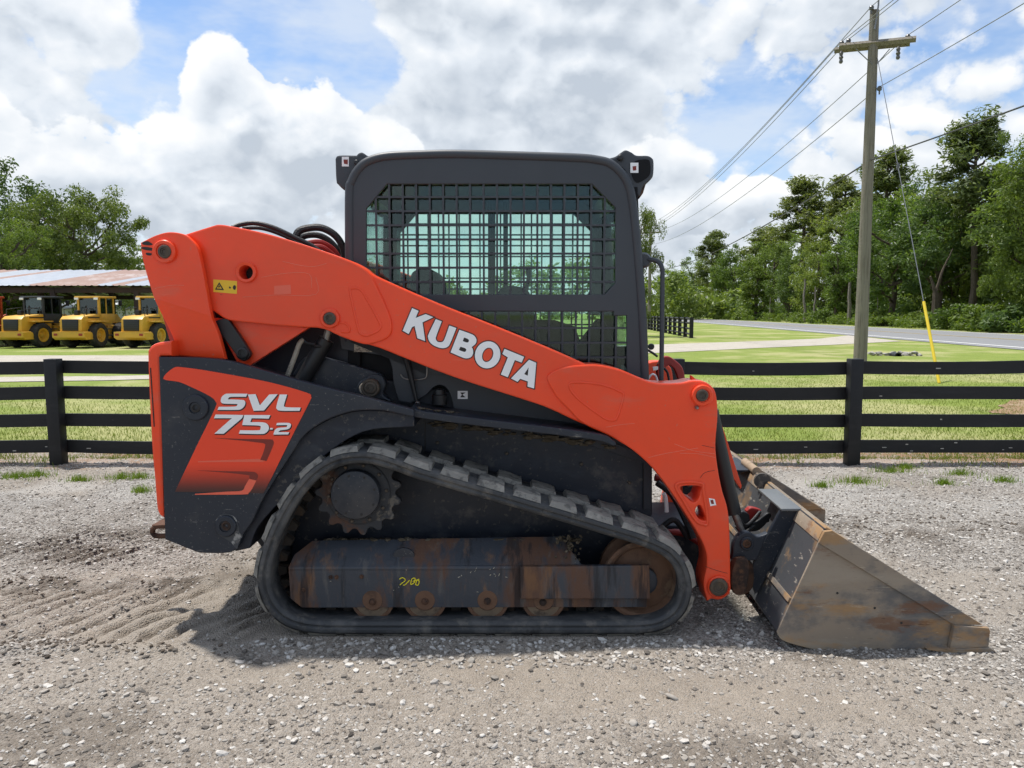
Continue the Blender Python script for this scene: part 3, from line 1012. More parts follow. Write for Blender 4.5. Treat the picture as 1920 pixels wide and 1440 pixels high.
# inside the cab: seat, levers, floor
plate('cab_floor', C([(670, 640), (1200, 700), (1200, 760), (670, 760)]), 3.51, 7.98 - 3.51, 'cab_dark', loader, bev=0)
seat = plate('operator_seat', [(768, 570), (768, 520), (780, 505), (800, 502), (816, 512), (828, 545), (845, 595), (900, 600), (960, 610), (965, 650), (900, 670), (770, 665), (750, 620)], 3.78, 4.22, 'cab_dark', loader, bev=.03)
con = plate('control_console', [(930, 590), (935, 545), (960, 536), (990, 545), (1000, 580), (1010, 660), (930, 660)], 4.24, 4.34, 'cab_dark', loader, bev=.012)
tube('control_lever', [W(985, 550, 4.29), W(992, 520, 4.29), W(990, 500, 4.29)], [.012, .012, .02], 'black', con)
con2 = plate('control_console', [(905, 600), (910, 565), (960, 558), (985, 575), (1000, 640), (920, 660)], 3.62, 3.72, 'cab_dark', loader, bev=.012)
tube('cab_inner_post', [W(922, 350, 4.40), W(922, 600, 4.40)], .022, 'cab_dark', loader)
tube('cab_inner_post', [W(948, 350, 4.40), W(948, 600, 4.40)], .014, 'cab_dark', loader)
plate('inner_wall_panel', C([(690, 596), (900, 598), (1040, 600), (1078, 612), (1092, 650), (1200, 650), (1200, 740), (690, 740)]), 4.36, 4.40, 'cab_dark', loader, bev=.004)
lt = plate('cab_step_frame', [(1060, 690), (1110, 610), (1124, 598), (1136, 606), (1150, 640), (1160, 700)], 3.66, 3.70, 'cab_dark', loader, bev=.006)

# lamp brackets on the roof corners
lb = plate('lamp_bracket', [(628.5, 304), (629, 296), (636, 291), (668, 291, 1), (672, 287), (679, 285.5), (690, 292), (700, 292, 1), (684, 310), (660, 330), (650, 352), (645, 356), (634, 346), (630, 338)], 3.49, 3.66, 'cab', loader, bev=.008)
plate('bracket_sticker', C([(641, 294), (654, 294), (654, 312), (641, 312)]), 3.488, 3.4895, 'white', lb, bev=0)
plate('sticker_mark', C([(644, 299), (652, 299), (652, 308), (645, 307)]), 3.4868, 3.4876, 'red_shadow_print', lb, bev=0)
lathe('bracket_bolt', W(669, 305, 3.486), [(.011, .01), (.011, -.01), (.008, -.014)], 'black', lb, n=12)
lb2 = plate('lamp_bracket', [(1140, 297, 1), (1154, 293), (1164, 286), (1173, 281), (1184, 285), (1194, 291), (1214, 291.5), (1223, 296), (1226, 304), (1225, 328), (1219, 338), (1206, 350), (1199, 368), (1188, 360, 1), (1170, 320, 1)], 3.49, 3.66, 'cab', loader, bev=.008)
plate('lamp_recess', [(1190, 303), (1213, 299), (1219, 306), (1219, 325), (1211, 335), (1194, 342), (1184, 325)], 3.4866, 3.4895, 'cab_dark', lb2, bev=0)
plate('bracket_sticker', C([(1182, 305), (1197, 305), (1197, 324), (1182, 324)]), 3.4845, 3.4862, 'white', lb2, bev=0)
plate('sticker_mark', C([(1186, 312), (1193, 311), (1193, 319), (1187, 320)]), 3.4833, 3.4842, 'red_shadow_print', lb2, bev=0)
lathe('bracket_bolt', W(1163, 296, 3.486), [(.014, .01), (.014, -.012), (.009, -.016)], 'black', lb2, n=12)
plate('lamp_lens', C([(1199, 352), (1212, 342), (1206, 362), (1199, 372)]), 3.50, 3.65, 'rust', lb2, bev=.004)
mirror_tree(lb, skip=('bracket_sticker', 'sticker_mark'))
mirror_tree(lb2, skip=('bracket_sticker', 'sticker_mark'))

# handrail at the front of the cab
hr = tube('grab_rail', [W(1204, 488, 3.52), W(1222, 487, 3.50), W(1234, 491, 3.49), W(1241, 502, 3.48), W(1242, 530, 3.48), W(1240, 716, 3.48)], .0105, 'cab', loader, n=12, smooth=6)
lathe('rail_mount', W(1207, 488, 3.52), [(.032, .03), (.036, 0), (.026, -.02)], 'cab', hr, n=16)
# lamp, hoses and cables in front of the cab
lathe('work_lamp', W(1221, 650, 3.75), [(.012, .03), (.016, 0), (.012, -.01)], 'black', loader, n=16)
for pts, r, mt in (([(1212, 655, 3.75), (1224, 662, 3.76), (1232, 668, 3.78)], .006, 'black'), ([(1214, 712, 3.55), (1222, 702, 3.55), (1230, 706, 3.56), (1234, 722, 3.56)], .005, 'white'),
                   ([(1245, 690, 3.7), (1252, 700, 3.7), (1256, 725, 3.7)], .006, 'black')):
    tube('cable', [W(*p) for p in pts], r, mt, loader, smooth=5)
plate('hose_guard', [(1214, 690), (1222, 672), (1234, 668), (1246, 674), (1262, 690), (1268, 718, 1), (1256, 718, 1), (1246, 692), (1234, 686), (1224, 700), (1216, 716, 1)], 3.95, 4.0, 'red_part', loader, bev=.006)
plate('wire_tag', C([(1224, 688), (1234, 687), (1234, 693), (1225, 695)]), 3.90, 3.91, 'white', loader, bev=0)

# ---------------------------------------------------------------- undercarriage
TP = [(640, 1190), (596, 1189), (556, 1183), (523, 1168), (498, 1142), (484, 1110), (481, 1076), (488, 1040), (503, 995), (528, 945), (556, 905), (590, 872), (628, 852), (668, 845), (705, 848), (752, 862), (796, 878), (909, 911), (1058, 955),
      (1140, 980), (1205, 1000), (1255, 1022), (1282, 1048), (1296, 1080), (1298, 1112), (1288, 1145), (1268, 1168), (1240, 1183), (1205, 1189), (1150, 1190), (1000, 1190), (780, 1190)]
TY0, TY1 = 3.150, 3.480
tp = [W(u, v, TY0) for u, v in smooth_path(TP, 8)]
tp = [Vector((p.x, p.z)) for p in tp]
# resample evenly
seg = [(tp[(i + 1) % len(tp)] - tp[i]).length for i in range(len(tp))]
PER = sum(seg)
NLUG = 28


def path_at(s):
    s = s % PER
    for i, L in enumerate(seg):
        if s <= L:
            return tp[i].lerp(tp[(i + 1) % len(tp)], s / L)
        s -= L
    return tp[0].copy()


def frame_at(s):
    p = path_at(s)
    t = (path_at(s + .012) - path_at(s - .012)).normalized()
    n = Vector((-t.y, t.x))          # candidate outward
    cc = Vector((W(880, 1040, TY0).x, W(880, 1040, TY0).z))
    if (p - cc).dot(n) < 0 and abs((p - cc).normalized().dot(n)) > .05:
        n = -n
    return p, t, n


# consistent outward normal by path orientation
area = sum(tp[i].x * tp[(i + 1) % len(tp)].y - tp[(i + 1) % len(tp)].x * tp[i].y for i in range(len(tp)))
SGN = -1 if area > 0 else 1


def frame_at(s):
    p = path_at(s)
    t = (path_at(s + .012) - path_at(s - .012)).normalized()
    return p, t, Vector((-t.y, t.x)) * SGN


bm = bmesh.new()
NB = 168
prof = [(0.0, -.006), (.008, 0.0), (.150, 0.0), (.180, 0.0), (.322, 0.0), (.330, -.006), (.330, -.046), (.322, -.054), (.24, -.048), (.09, -.048), (.014, -.056), (.003, -.050), (0.0, -.040), (.006, -.033), (.006, -.030), (-.003, -.024), (-.004, -.012)]
rings = []
for i in range(NB):
    p, t, n = frame_at(PER * i / NB)
    rings.append([bm.verts.new((p.x + n.x * h, TY0 + y, p.y + n.y * h)) for y, h in prof])
for i in range(NB):
    a, b = rings[i], rings[(i + 1) % NB]
    for k in range(len(prof)):
        bm.faces.new((a[k], b[k], b[(k + 1) % len(prof)], a[(k + 1) % len(prof)]))
bmesh.ops.recalc_face_normals(bm, faces=bm.faces)
track = bm_obj('rubber_track', bm, 'rubber', loader, angle=50)


def lug(s0, length, ya, yb, h=.019):
    bm = bmesh.new()
    K = 4
    lo, hi = [], []
    for k in range(K + 1):
        f = k / K
        s = s0 + length * f
        p, t, n = frame_at(s)
        e = .010 if k in (0, K) else 0
        p2, t2, n2 = frame_at(s0 + length * (.06 + .88 * f))
        out = ya < 3.2
        j1 = random.uniform(-.002, .002)
        y0t = ya + (.022 if out else .006) + j1
        y1t = yb - .007 + j1
        lo.append((bm.verts.new((p.x - n.x * .004, ya, p.y - n.y * .004)), bm.verts.new((p.x - n.x * .004, yb, p.y - n.y * .004))))
        hh = h + random.uniform(-.0025, .002)
        hi.append((bm.verts.new((p2.x + n2.x * hh, y0t, p2.y + n2.y * hh)), bm.verts.new((p2.x + n2.x * hh, y1t, p2.y + n2.y * hh))))
    for k in range(K):
        bm.faces.new((hi[k][0], hi[k + 1][0], hi[k + 1][1], hi[k][1]))
        bm.faces.new((lo[k][0], lo[k + 1][0], hi[k + 1][0], hi[k][0]))
        bm.faces.new((hi[k][1], hi[k + 1][1], lo[k + 1][1], lo[k][1]))
    for k in (0, K):
        bm.faces.new((lo[k][0], hi[k][0], hi[k][1], lo[k][1]))
    bmesh.ops.recalc_face_normals(bm, faces=bm.faces)
    return bm_obj('tread_lug', bm, 'lug', track, angle=25)


pitch = PER / NLUG
for i in range(NLUG):
    lug(i * pitch + .02, pitch * .77, TY0 - .003, TY0 + .150)
    lug(i * pitch + .02 + pitch * .5, pitch * .76, TY0 + .178, TY1 - .002)
# steel drive teeth inside the track
nd = NLUG * 2
for i in range(nd):
    p, t, n = frame_at(i * pitch / 2)
    bm = bmesh.new()
    for sg in (-1, 1):
        pass
    h0, h1 = -.048, -.084
    vs = []
    for y in (TY0 + .145, TY0 + .185):
        for (a, h) in ((-.024, h0), (.024, h0), (.013, h1), (-.013, h1)):
            vs.append(bm.verts.new((p.x + t.x * a + n.x * h, y, p.y + t.y * a + n.y * h)))
    for f in ((0, 1, 2, 3), (7, 6, 5, 4), (0, 4, 5, 1), (1, 5, 6, 2), (2, 6, 7, 3), (3, 7, 4, 0)):
        bm.faces.new([vs[q] for q in f])
    bmesh.ops.recalc_face_normals(bm, faces=bm.faces)
    bm_obj('drive_tooth', bm, 'tooth', track)
far_track = mirror_tree(track, skip=('drive_tooth',))

# drive sprocket
sc_ = W(671, 925, 3.26)
Rt, Rr = rp(82, 3.26), rp(69, 3.26)
pts = []
NT_ = 15
for k in range(NT_):
    for f, r in ((-.16, Rt * .97), (0, Rt), (.16, Rt * .97), (.33, Rr * 1.03), (.5, Rr), (.67, Rr * 1.03)):
        a = 2 * math.pi * (k + f) / NT_ + .2
        pts.append((sc_.x + r * math.cos(a), sc_.z + r * math.sin(a)))
me = curve_mesh([pts], .03, .003)
me.transform(Matrix.Translation(Vector((0, 3.285, 0)) - loader.location))
finish(me, 30)
spk = new_obj('drive_sprocket', me, loader, 'sprocket')
lathe('sprocket_ring', sc_, [(rp(60, 3.26), .02), (rp(60, 3.26), .004), (rp(57, 3.26), 0), (rp(48, 3.26), 0)], 'sprocket', spk, n=40)
hub = lathe('hub_cover', Vector((sc_.x - .005, 3.225, sc_.z)), [(rp(47, 3.24), .06), (rp(47, 3.24), .008), (rp(45, 3.24), 0), (rp(44, 3.24), -.001)], 'navy', spk, n=44)
for k in range(8):
    a = 2 * math.pi * k / 8 + .3
    lathe('hub_bolt', Vector((sc_.x - .005 + rp(38, 3.24) * math.cos(a), 3.224, sc_.z + rp(38, 3.24) * math.sin(a))), [(.006, .006), (.006, -.0012), (.003, -.0016)], 'black', spk, n=8)
for k in range(10):
    a = 2 * math.pi * k / 10 + .1
    lathe('sprocket_bolt', Vector((sc_.x + rp(54, 3.26) * math.cos(a), 3.262, sc_.z + rp(54, 3.26) * math.sin(a))), [(.008, .01), (.008, -.008), (.005, -.011)], 'pin', spk, n=8)
lathe('final_drive', Vector((sc_.x, 3.30, sc_.z)), [(.10, .0), (.10, .18)], 'rust', spk, n=30)

M['roller_worn'] = mat('worn_roller', (.20, .145, .095), .5, metal=.3, layers=[((.06, .04, .03), 14, .5, .62, .7, None)])
# bottom rollers and front idler
for u in (699, 797, 914, 1019):
    c = W(u, 1124, 3.235)
    r = rp(41, 3.235)
    ro = lathe('track_roller', c, [(r * .45, -.012), (r * .55, .004), (r * .80, .006), (r * .86, -.004), (r, -.002), (r, .026), (r * .72, .04), (r * .72, .09), (r, .104), (r, .13), (r * .4, .135)], 'idler', loader, n=36)
    lathe('roller_tread', c, [(r * 1.002, .0), (r * 1.006, .012), (r * 1.002, .024)], 'roller_worn', ro, n=36)
ci = W(1206, 1089, 3.24)
ri = rp(76, 3.24)
idl = lathe('idler_wheel', ci, [(ri * .30, -.004), (ri * .34, .02), (ri * .78, .034), (ri * .86, .006), (ri * .93, 0), (ri, .004), (ri, .034), (ri * .8, .05), (ri * .8, .12), (ri, .135), (ri, .165), (ri * .3, .17)], 'idler', loader, n=44)
lathe('idler_hub', ci, [(ri * .36, .03), (ri * .34, -.012), (ri * .26, -.018)], 'navy', idl, n=26)

# track frame
bm = bmesh.new()
FR = [(541, 1064, 3.225), (566, 1139, 3.225), (545, 1122, 3.225), (1212, 1138, 3.225), (1216, 1066, 3.225), (541, 1064, 3.37), (566, 1139, 3.37), (545, 1122, 3.37), (1212, 1138, 3.37), (1216, 1066, 3.37)]
hv = [bm.verts.new(W(*p)) for p in FR]
bmesh.ops.convex_hull(bm, input=hv)
tf = bm_obj('track_frame', bm, 'frame', loader, angle=20)
bm = bmesh.new()
hv = [bm.verts.new(W(*p)) for p in [(541, 1064, 3.2252), (1094, 1064, 3.2252), (586, 1014, 3.34), (1052, 1006, 3.34), (586, 1014, 3.40), (1052, 1006, 3.40), (541, 1066, 3.40), (1094, 1066, 3.40), (552, 1040, 3.27)]]
bmesh.ops.convex_hull(bm, input=hv)
bm_obj('frame_top', bm, 'frame', tf, angle=20)
bar = plate('idler_guide', C([(975, 1063), (1218, 1060), (1219, 1124), (976, 1124)]), 3.200, 3.226, 'frame', tf, bev=.006)
plate('access_cover', circ(757, 1043, 20, 24, 15), 3.262, 3.275, 'navy', tf, bev=.002)
for u, v in ((699, 1128), (797, 1127), (914, 1127), (1018, 1129), (569, 1106), (620, 1082), (631, 1082), (678, 1081)):
    s = .011 if v > 1120 else .006
    lathe('frame_bolt', W(u, v, 3.224), [(s * 1.5, .008), (s * 1.5, -.003), (s, -.004), (s, -.012), (s * .6, -.014)], 'rust', tf, n=12)
tube('folded_edge', [W(543, 1065, 3.2375), W(760, 1065, 3.2375), W(1090, 1064, 3.2375)], .014, 'frame', tf, n=14)
for k in range(34):
    u, v = (random.gauss(900, 70), random.uniform(1046, 1084)) if k < 24 else (random.uniform(600, 1200), random.uniform(1070, 1120))
    if u > 965 and v > 1060:
        continue
    yy = 3.2235 if v > 1066 else 3.2235 + (1066 - v) * .0022
    a_ = random.uniform(-1.2, 1.2)
    L_ = random.uniform(1.5, 5)
    tube('paint_scuff', [W(u, v, yy), W(u + L_ * math.cos(a_), v + L_ * math.sin(a_), yy)], .0013, 'cream_print', tf, n=4)
# yellow paint-stick marks
for k, pts in enumerate([[(749, 1086), (755, 1083), (760, 1088), (753, 1094), (750, 1097)], [(756, 1097), (760, 1096), (768, 1088)], [(770, 1096), (772, 1086), (778, 1084), (777, 1092), (771, 1096)],
                         [(779, 1096), (782, 1088), (786, 1090), (784, 1097), (779, 1096)], [(774, 1090), (786, 1086)]]):
    tube('chalk_mark', [W(u, v, 3.2235) for u, v in pts], .0022, 'chalk', tf, n=5, smooth=3)
# clods of dirt stuck on the frame
bm = bmesh.new()
for k in range(130):
    u = random.uniform(590, 1090)
    w = W(u, 1012, random.uniform(3.33, 3.42))
    bmesh.ops.create_icosphere(bm, subdivisions=1, radius=random.uniform(.004, .014), matrix=Matrix.Translation(w) @ Matrix.Diagonal((1.6, 1, .7, 1)))
for k in range(70):
    w = W(random.gauss(1065, 14), random.uniform(1005, 1062), random.uniform(3.24, 3.32))
    bmesh.ops.create_icosphere(bm, subdivisions=1, radius=random.uniform(.003, .008), matrix=Matrix.Translation(w))
for v in bm.verts:
    v.co += Vector([random.uniform(-.003, .003) for _ in range(3)])
tag(bm_obj('frame_dirt', bm, 'soil', tf), kind='stuff')
mirror_tree(tf, skip=('chalk_mark', 'frame_dirt', 'paint_scuff'))

M['grey_dirty'] = mat('dusty_rubber_boot', (.06, .055, .05), .8, layers=[((.25, .22, .18), 20, .5, .65, .7, None)])
# ---------------------------------------------------------------- quick hitch
tc_ = tube('tilt_cylinder', [W(1331, 770, 3.45), W(1374, 962, 3.45)], .038, 'black', loader, n=22)
tube('tilt_rod', [W(1372, 950, 3.45), W(1396, 1010, 3.45)], .016, 'steel', tc_, n=14)
c2 = mirror_tree(tc_)
plate('arm_flange', C([(1343, 770), (1351, 788), (1391, 911), (1389, 918), (1372, 893), (1346, 800)]), 3.50, 3.53, 'orange', loader, bev=.003)
qh = plate('hitch_ear', [(1374, 1040), (1376, 1018), (1388, 1002), (1404, 998), (1420, 1006), (1440, 1000, 1), (1420, 1050, 1), (1404, 1052), (1374, 1052)], 3.345, 3.385, 'navy', loader, bev=.006)
boss(qh, 1400, 1019, 3.345, 13, 8, .008, 'navy')
pin(qh, 1400, 1019, 3.340, 8, .006, 'rust')
plate('hitch_stop', [(1378, 1056), (1388, 1049), (1404, 1052), (1404, 1084), (1396, 1114), (1376, 1112), (1371, 1082)], 3.30, 3.36, 'rust', qh, bev=.006)
plate('hitch_stop', [(1398, 1050), (1412, 1060), (1412, 1100), (1394, 1114), (1390, 1080)], 3.37, 3.41, 'rust', qh, bev=.004)
mirror_tree(qh)
hp = plate('hitch_plate', [(1455, 958, 1), (1494, 957, 1), (1480, 984, 1), (1434, 1072), (1412, 1112), (1404, 1100), (1402, 1076), (1411, 1045)], 3.385, 3.41, 'navy', loader, bev=.003)
mirror_tree(hp)
plate('hitch_face', C([(1482, 962), (1494, 957), (1440, 1085), (1418, 1110)]), 3.41, 7.98 - 3.41, 'navy', loader, bev=.003)
a, b = W(1455, 957, 3.385), W(1495, 956, 3.385)
box('hitch_step', (a.x, 3.37, a.z), (b.x, 3.76, a.z + .012), mat('brushed_step', (.15, .16, .165), .5, metal=.3, bmp=(90, .2, .003)), loader, bev=.003)
box('hitch_step', (a.x, 7.98 - 3.76, a.z), (b.x, 7.98 - 3.385, a.z + .012), 'navy', loader, bev=.003)
# machinery seen between arm and hitch
plate('lock_handle', [(1400, 958, 1), (1408, 952), (1420, 954), (1428, 957, 1), (1424, 972), (1410, 990), (1402, 984)], 3.62, 3.66, 'red_part', loader, bev=.005)
plate('lock_lever', [(1390, 960), (1404, 964), (1408, 978), (1420, 976), (1440, 962), (1446, 970), (1424, 994), (1400, 996), (1386, 985)], 3.55, 3.58, 'black', loader, bev=.005)
tube('hitch_tube', [W(1398, 884, 4.15), W(1398, 884, 4.15) + Vector((0, .26, 0))], .024, mat('dusty_tan_steel', (.33, .24, .16), .7, layers=[((.12, .09, .06), 9, .5, .65, .6, None)]), loader, n=22)
for k in range(5):
    p = W(1412, 902, 3.92 + k * .04)
    tube('rubber_boot_fold', [p, p + Vector((0, .02, 0))], .040, 'grey_dirty', loader, n=18)
for pts, r, mt in (([(1232, 905, 3.62), (1262, 930, 3.62), (1290, 985, 3.60), (1300, 1010, 3.58)], .016, 'hose'), ([(1228, 895, 3.7), (1255, 905, 3.7), (1280, 950, 3.7)], .018, 'red_part'),
                   ([(1250, 960, 3.56), (1248, 935, 3.56), (1244, 925, 3.56)], .010, 'white'), ([(1240, 990, 3.6), (1265, 975, 3.6), (1290, 1010, 3.6)], .014, 'hose'),
                   ([(1380, 985, 3.5), (1395, 1000, 3.52), (1415, 985, 3.56), (1440, 975, 3.6)], .010, 'hose'), ([(1385, 972, 3.5), (1400, 985, 3.52), (1425, 960, 3.6)], .008, 'hose'),
                   ([(1240, 1000, 3.7), (1280, 1000, 3.7), (1330, 1030, 3.7)], .016, 'red_part')):
    tube('hydraulic_hose', [W(*p) for p in pts], r, mt, loader, smooth=6)
plate('front_axle_beam', C([(1215, 985), (1300, 985), (1330, 1060), (1310, 1110), (1215, 1110)]), 3.75, 7.98 - 3.75, 'hull', loader, bev=.01)

# ---------------------------------------------------------------- bucket
BY0 = 3.05
SIDE = [(1545, 996, 1), (1560, 995, 1), (1842, 1172, 1), (1792, 1173, 1), (1783, 1217, 1), (1710, 1218, 1), (1535, 1220, 1), (1497, 1211), (1466, 1200), (1457, 1186, 1)]
bk = plate('bucket_side', SIDE, BY0, BY0 + .014, 'bucket', loader, bev=.003)
plate('side_strip', C([(1535, 1018), (1546, 997), (1561, 995), (1842, 1171), (1792, 1174)]), BY0 - .011, BY0 - .001, 'bucket', bk, bev=.0025)
plate('corner_bit', C([(1790, 1173), (1855, 1178), (1857, 1184), (1854, 1213), (1781, 1218)]), BY0 - .024, BY0 - .001, 'bucket', bk, bev=.003)
for u, v in ((1570, 1112), (1784, 1157), (1640, 1140), (1690, 1168)):
    lathe('bolt_hole', W(u, v, BY0 - .0115 if v == 1157 else BY0), [(.005, .004), (.005, -.0012), (.002, -.0015)], 'black' if v != 1157 else 'steel', bk, n=10)
mirror_tree(bk)
bw = 7.98 - BY0


def shell(name, px, thick, material, y0, y1, inward):
    P = [W(u, v, BY0) for u, v in px]
    P = [Vector((p.x, p.z)) for p in P]
    off = []
    for i in range(len(P)):
        t = (P[min(i + 1, len(P) - 1)] - P[max(i - 1, 0)]).normalized()
        off.append(P[i] + Vector((-t.y, t.x)) * thick * inward)
    cont = [(p.x, p.y) for p in P] + [(p.x, p.y) for p in reversed(off)]
    me = curve_mesh([cont], y1 - y0, .001)
    me.transform(Matrix.Translation(Vector((0, (y0 + y1) / 2, 0)) - loader.location))
    finish(me, 30)
    return new_obj(name, me, loader, material)


prof_px = [(1548, 992), (1504, 1086), (1458, 1185)] + [(1466, 1199), (1497, 1210), (1535, 1218), (1640, 1218), (1780, 1216)]
sh = shell('bucket_shell', prof_px, .010, 'bucket_back', BY0 + .0145, bw - .0145, 1)
inn = [(u + (4 if i < 3 else 0), v - (0 if i < 3 else 5)) for i, (u, v) in enumerate(prof_px)]
shell('bucket_liner', [(1556, 996), (1510, 1090), (1472, 1180), (1482, 1190), (1505, 1200), (1540, 1209), (1640, 1211), (1780, 1211)], .005, 'bucket_in', BY0 + .015, bw - .015, 1)
plate('top_lip', C([(1532, 1014), (1541, 995), (1549, 988), (1561, 994), (1552, 1000), (1543, 1018)]), BY0 + .016, bw - .016, 'bucket', loader, bev=.004)
plate('back_rib', C([(1480, 1120), (1486, 1122), (1483, 1130), (1476, 1128)]), BY0 + .016, bw - .016, 'bucket', loader, bev=.002)
plate('cutting_edge', C([(1740, 1219), (1856, 1215), (1867, 1222), (1862, 1228), (1790, 1231), (1776, 1225)]), BY0 - .03, bw + .03, 'bucket', loader, bev=.003)

# the bucket and the parts hung on the arms sit a touch askew on the machine
SKEW = .055
far_set = []
for o in [loader] + [c for c in loader.children_recursive]:
    if o.type != 'MESH':
        continue
    sgn = 1
    q = o
    while q is not None:
        sgn *= 1 if q.scale.y > 0 else -1
        q = q.parent
    top = o
    while top.parent is not loader:
        top = top.parent
    nm = top.name.split('.')[0]
    if nm in ('bucket_side', 'bucket_shell', 'bucket_liner', 'top_lip', 'back_rib', 'cutting_edge', 'hitch_plate', 'hitch_face', 'hitch_step', 'hitch_tube', 'rubber_boot_fold') or (nm == 'loader_arm' and sgn < 0) or (nm == 'hose_guard'):
        far_set.append((o, sgn))
for o, sgn in far_set:
    if o.data.users > 1:
        o.data = o.data.copy()
for o, sgn in far_set:
    for vtx in o.data.vertices:
        vtx.co.x += SKEW * max(0.0, sgn * vtx.co.y + (YC - BY0))
    o.data.update()


# ================================================================== ground, yard, road
def vnoise(x, y, seed=0):
    """smooth value noise on arrays"""
    xi, yi = np.floor(x).astype(np.int64), np.floor(y).astype(np.int64)
    fx, fy = x - xi, y - yi
    fx = fx * fx * (3 - 2 * fx)
    fy = fy * fy * (3 - 2 * fy)

    def h(a, b):
        n = (a * 374761393 + b * 668265263 + seed * 974711) & 0x7fffffff
        n = ((n ^ (n >> 13)) * 1274126177) & 0x7fffffff
        return ((n ^ (n >> 16)) & 0xffff) / 65535.0
    return (h(xi, yi) * (1 - fx) + h(xi + 1, yi) * fx) * (1 - fy) + (h(xi, yi + 1) * (1 - fx) + h(xi + 1, yi + 1) * fx) * fy


def fbm(x, y, oct=4, seed=0):
    s, a, t = 0, 1, 0
    for o in range(oct):
        s = s + a * vnoise(x * 2 ** o + 13.7 * o, y * 2 ** o - 7.1 * o, seed + o)
        t += a
        a *= .55
    return s / t


def sstep(a, b, x):
    t = np.clip((x - a) / (b - a), 0, 1)
    return t * t * (3 - 2 * t)


FENCE_Y = 6.90


def rut_parts(x, y):
    """pressed track prints: mask and bar pattern"""
    rut = sstep(-.98, -1.16, x) * sstep(3.06, 3.18, y) * sstep(3.78, 3.62, y) * (.25 + .75 * sstep(.30, .55, fbm(x * 1.6, y * 1.6, 3, 6)))
    ph = (x - (y - 3.3) * .55 + (fbm(x * 1.7, y * 1.7, 3, 5) - .5) * .30) / .118
    bars = np.clip(.62 + 1.3 * np.sin(ph * 2 * math.pi) + (fbm(x * 14, y * 14, 2, 15) - .5) * 1.2, 0, 1)
    r2 = sstep(-.9, -1.3, x) * sstep(4.00, 4.25, y) * sstep(4.95, 4.70, y) * sstep(.34, .54, fbm(x * 1.2, y * 1.6, 3, 66))
    return rut, bars, r2


def churn(x, y):
    return sstep(1.55, 2.1, x) * np.exp(-((y - 4.75 + (x - 2) * .12) / .38) ** 2) * sstep(.36, .6, fbm(x * 1.8, y * 1.8, 3, 44))


def yard_h(x, y):
    """height of the gravel yard (0 is the level the tracks stand on)"""
    h = (fbm(x * .9, y * .9, 3, 3) - .5) * .035
    h += (fbm(x * 6, y * 6, 3, 9) - .5) * .020
    h += (fbm(x * 28, y * 28, 2, 21) - .5) * .010
    rut, bars, r2 = rut_parts(x, y)
    h += rut * (-.016 + .026 * bars * (.35 + 1.0 * fbm(x * 5, y * 5, 3, 8)) + .012 * (fbm(x * 18, y * 18, 3, 88) - .5))
    edge = sstep(-1.0, -1.3, x) * (np.exp(-((y - 3.80) / .06) ** 2) + .7 * np.exp(-((y - 3.02) / .05) ** 2))
    h += edge * .032 * (.3 + fbm(x * 7, y * 7, 2, 31))
    h += r2 * (-.025 + .05 * bars * fbm(x * 2.4, y * 2.4, 3, 18))
    h += churn(x, y) * (.05 * fbm(x * 9, y * 9, 3, 41) - .015)
    # keep it level below tracks and bucket
    under = sstep(-1.15, -1.0, x) * sstep(1.05, .85, x) * sstep(2.95, 3.10, y) * sstep(5.1, 4.9, y)
    h = h * (1 - under) + .004 * under
    ub = sstep(1.0, 1.1, x) * sstep(2.05, 1.95, x) * sstep(2.9, 3.02, y) * sstep(5.1, 4.95, y)
    h = h * (1 - ub) - .006 * ub
    return h


def spot(x, y, u, v, rx, ry):
    g = G(u, v)
    return np.exp(-((x - g.x) / rx) ** 2 - ((y - g.y) / ry) ** 2)


def dirt_f(x, y):
    """how far fine packed soil hides the gravel"""
    d = sstep(.51, .64, fbm(x * .8, y * .8, 5, 57)) * .65
    n = fbm(x * 3.2, y * 3.2, 4, 58) * 1.5 - .25
    for u, v, rx, ry, w in ((1400, 1300, .62, .13, 1.1), (760, 1270, .60, .14, 1.0), (420, 1190, .55, .20, .9), (330, 1090, .7, .18, .8), (560, 1150, .3, .25, .8), (1560, 1345, .5, .10, .6), (980, 1340, .3, .08, .8), (100, 1090, .5, .2, .7)):
        d = d + w * spot(x, y, u, v, rx, ry) * n
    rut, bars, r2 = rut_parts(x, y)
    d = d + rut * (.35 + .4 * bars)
    return np.clip(d, 0, 1)


def dark_soil_f(x, y):
    """darker soil tone: rut troughs, rut edge, churned ground and blots"""
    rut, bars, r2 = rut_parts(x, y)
    n = sstep(.36, .62, fbm(x * 6, y * 6, 4, 71))
    e = sstep(-.95, -1.25, x) * np.exp(-((y - 3.78) / .08) ** 2)
    blot = sstep(.60, .72, fbm(x * 1.4, y * 2.2, 5, 119)) * .55
    return np.clip(blot + rut * (1 - bars) * (.25 + .95 * n) + r2 * n * .9 + churn(x, y) * n * .9 + e * n * .8, 0, 1)  # tone is darker in the rut troughs between the bars


def axis(fine_lo, fine_hi, step, lo, hi):
    f = np.arange(fine_lo, fine_hi + step, step)
    g = step
    out_hi, x = [], fine_hi
    while x < hi:
        g *= 1.25
        x = min(x + g, hi)
        out_hi.append(x)
    g = step
    out_lo, x = [], fine_lo
    while x > lo:
        g *= 1.25
        x = max(x - g, lo)
        out_lo.append(x)
    return np.array(out_lo[::-1] + list(f) + out_hi)


xs = axis(-5.2, 5.2, .018, -120, 120)
ys = axis(1.6, 7.25, .018, -160, 7.6)
gx, gy = np.meshgrid(xs, ys)
gz = yard_h(gx, gy)
gz = gz * 1.0
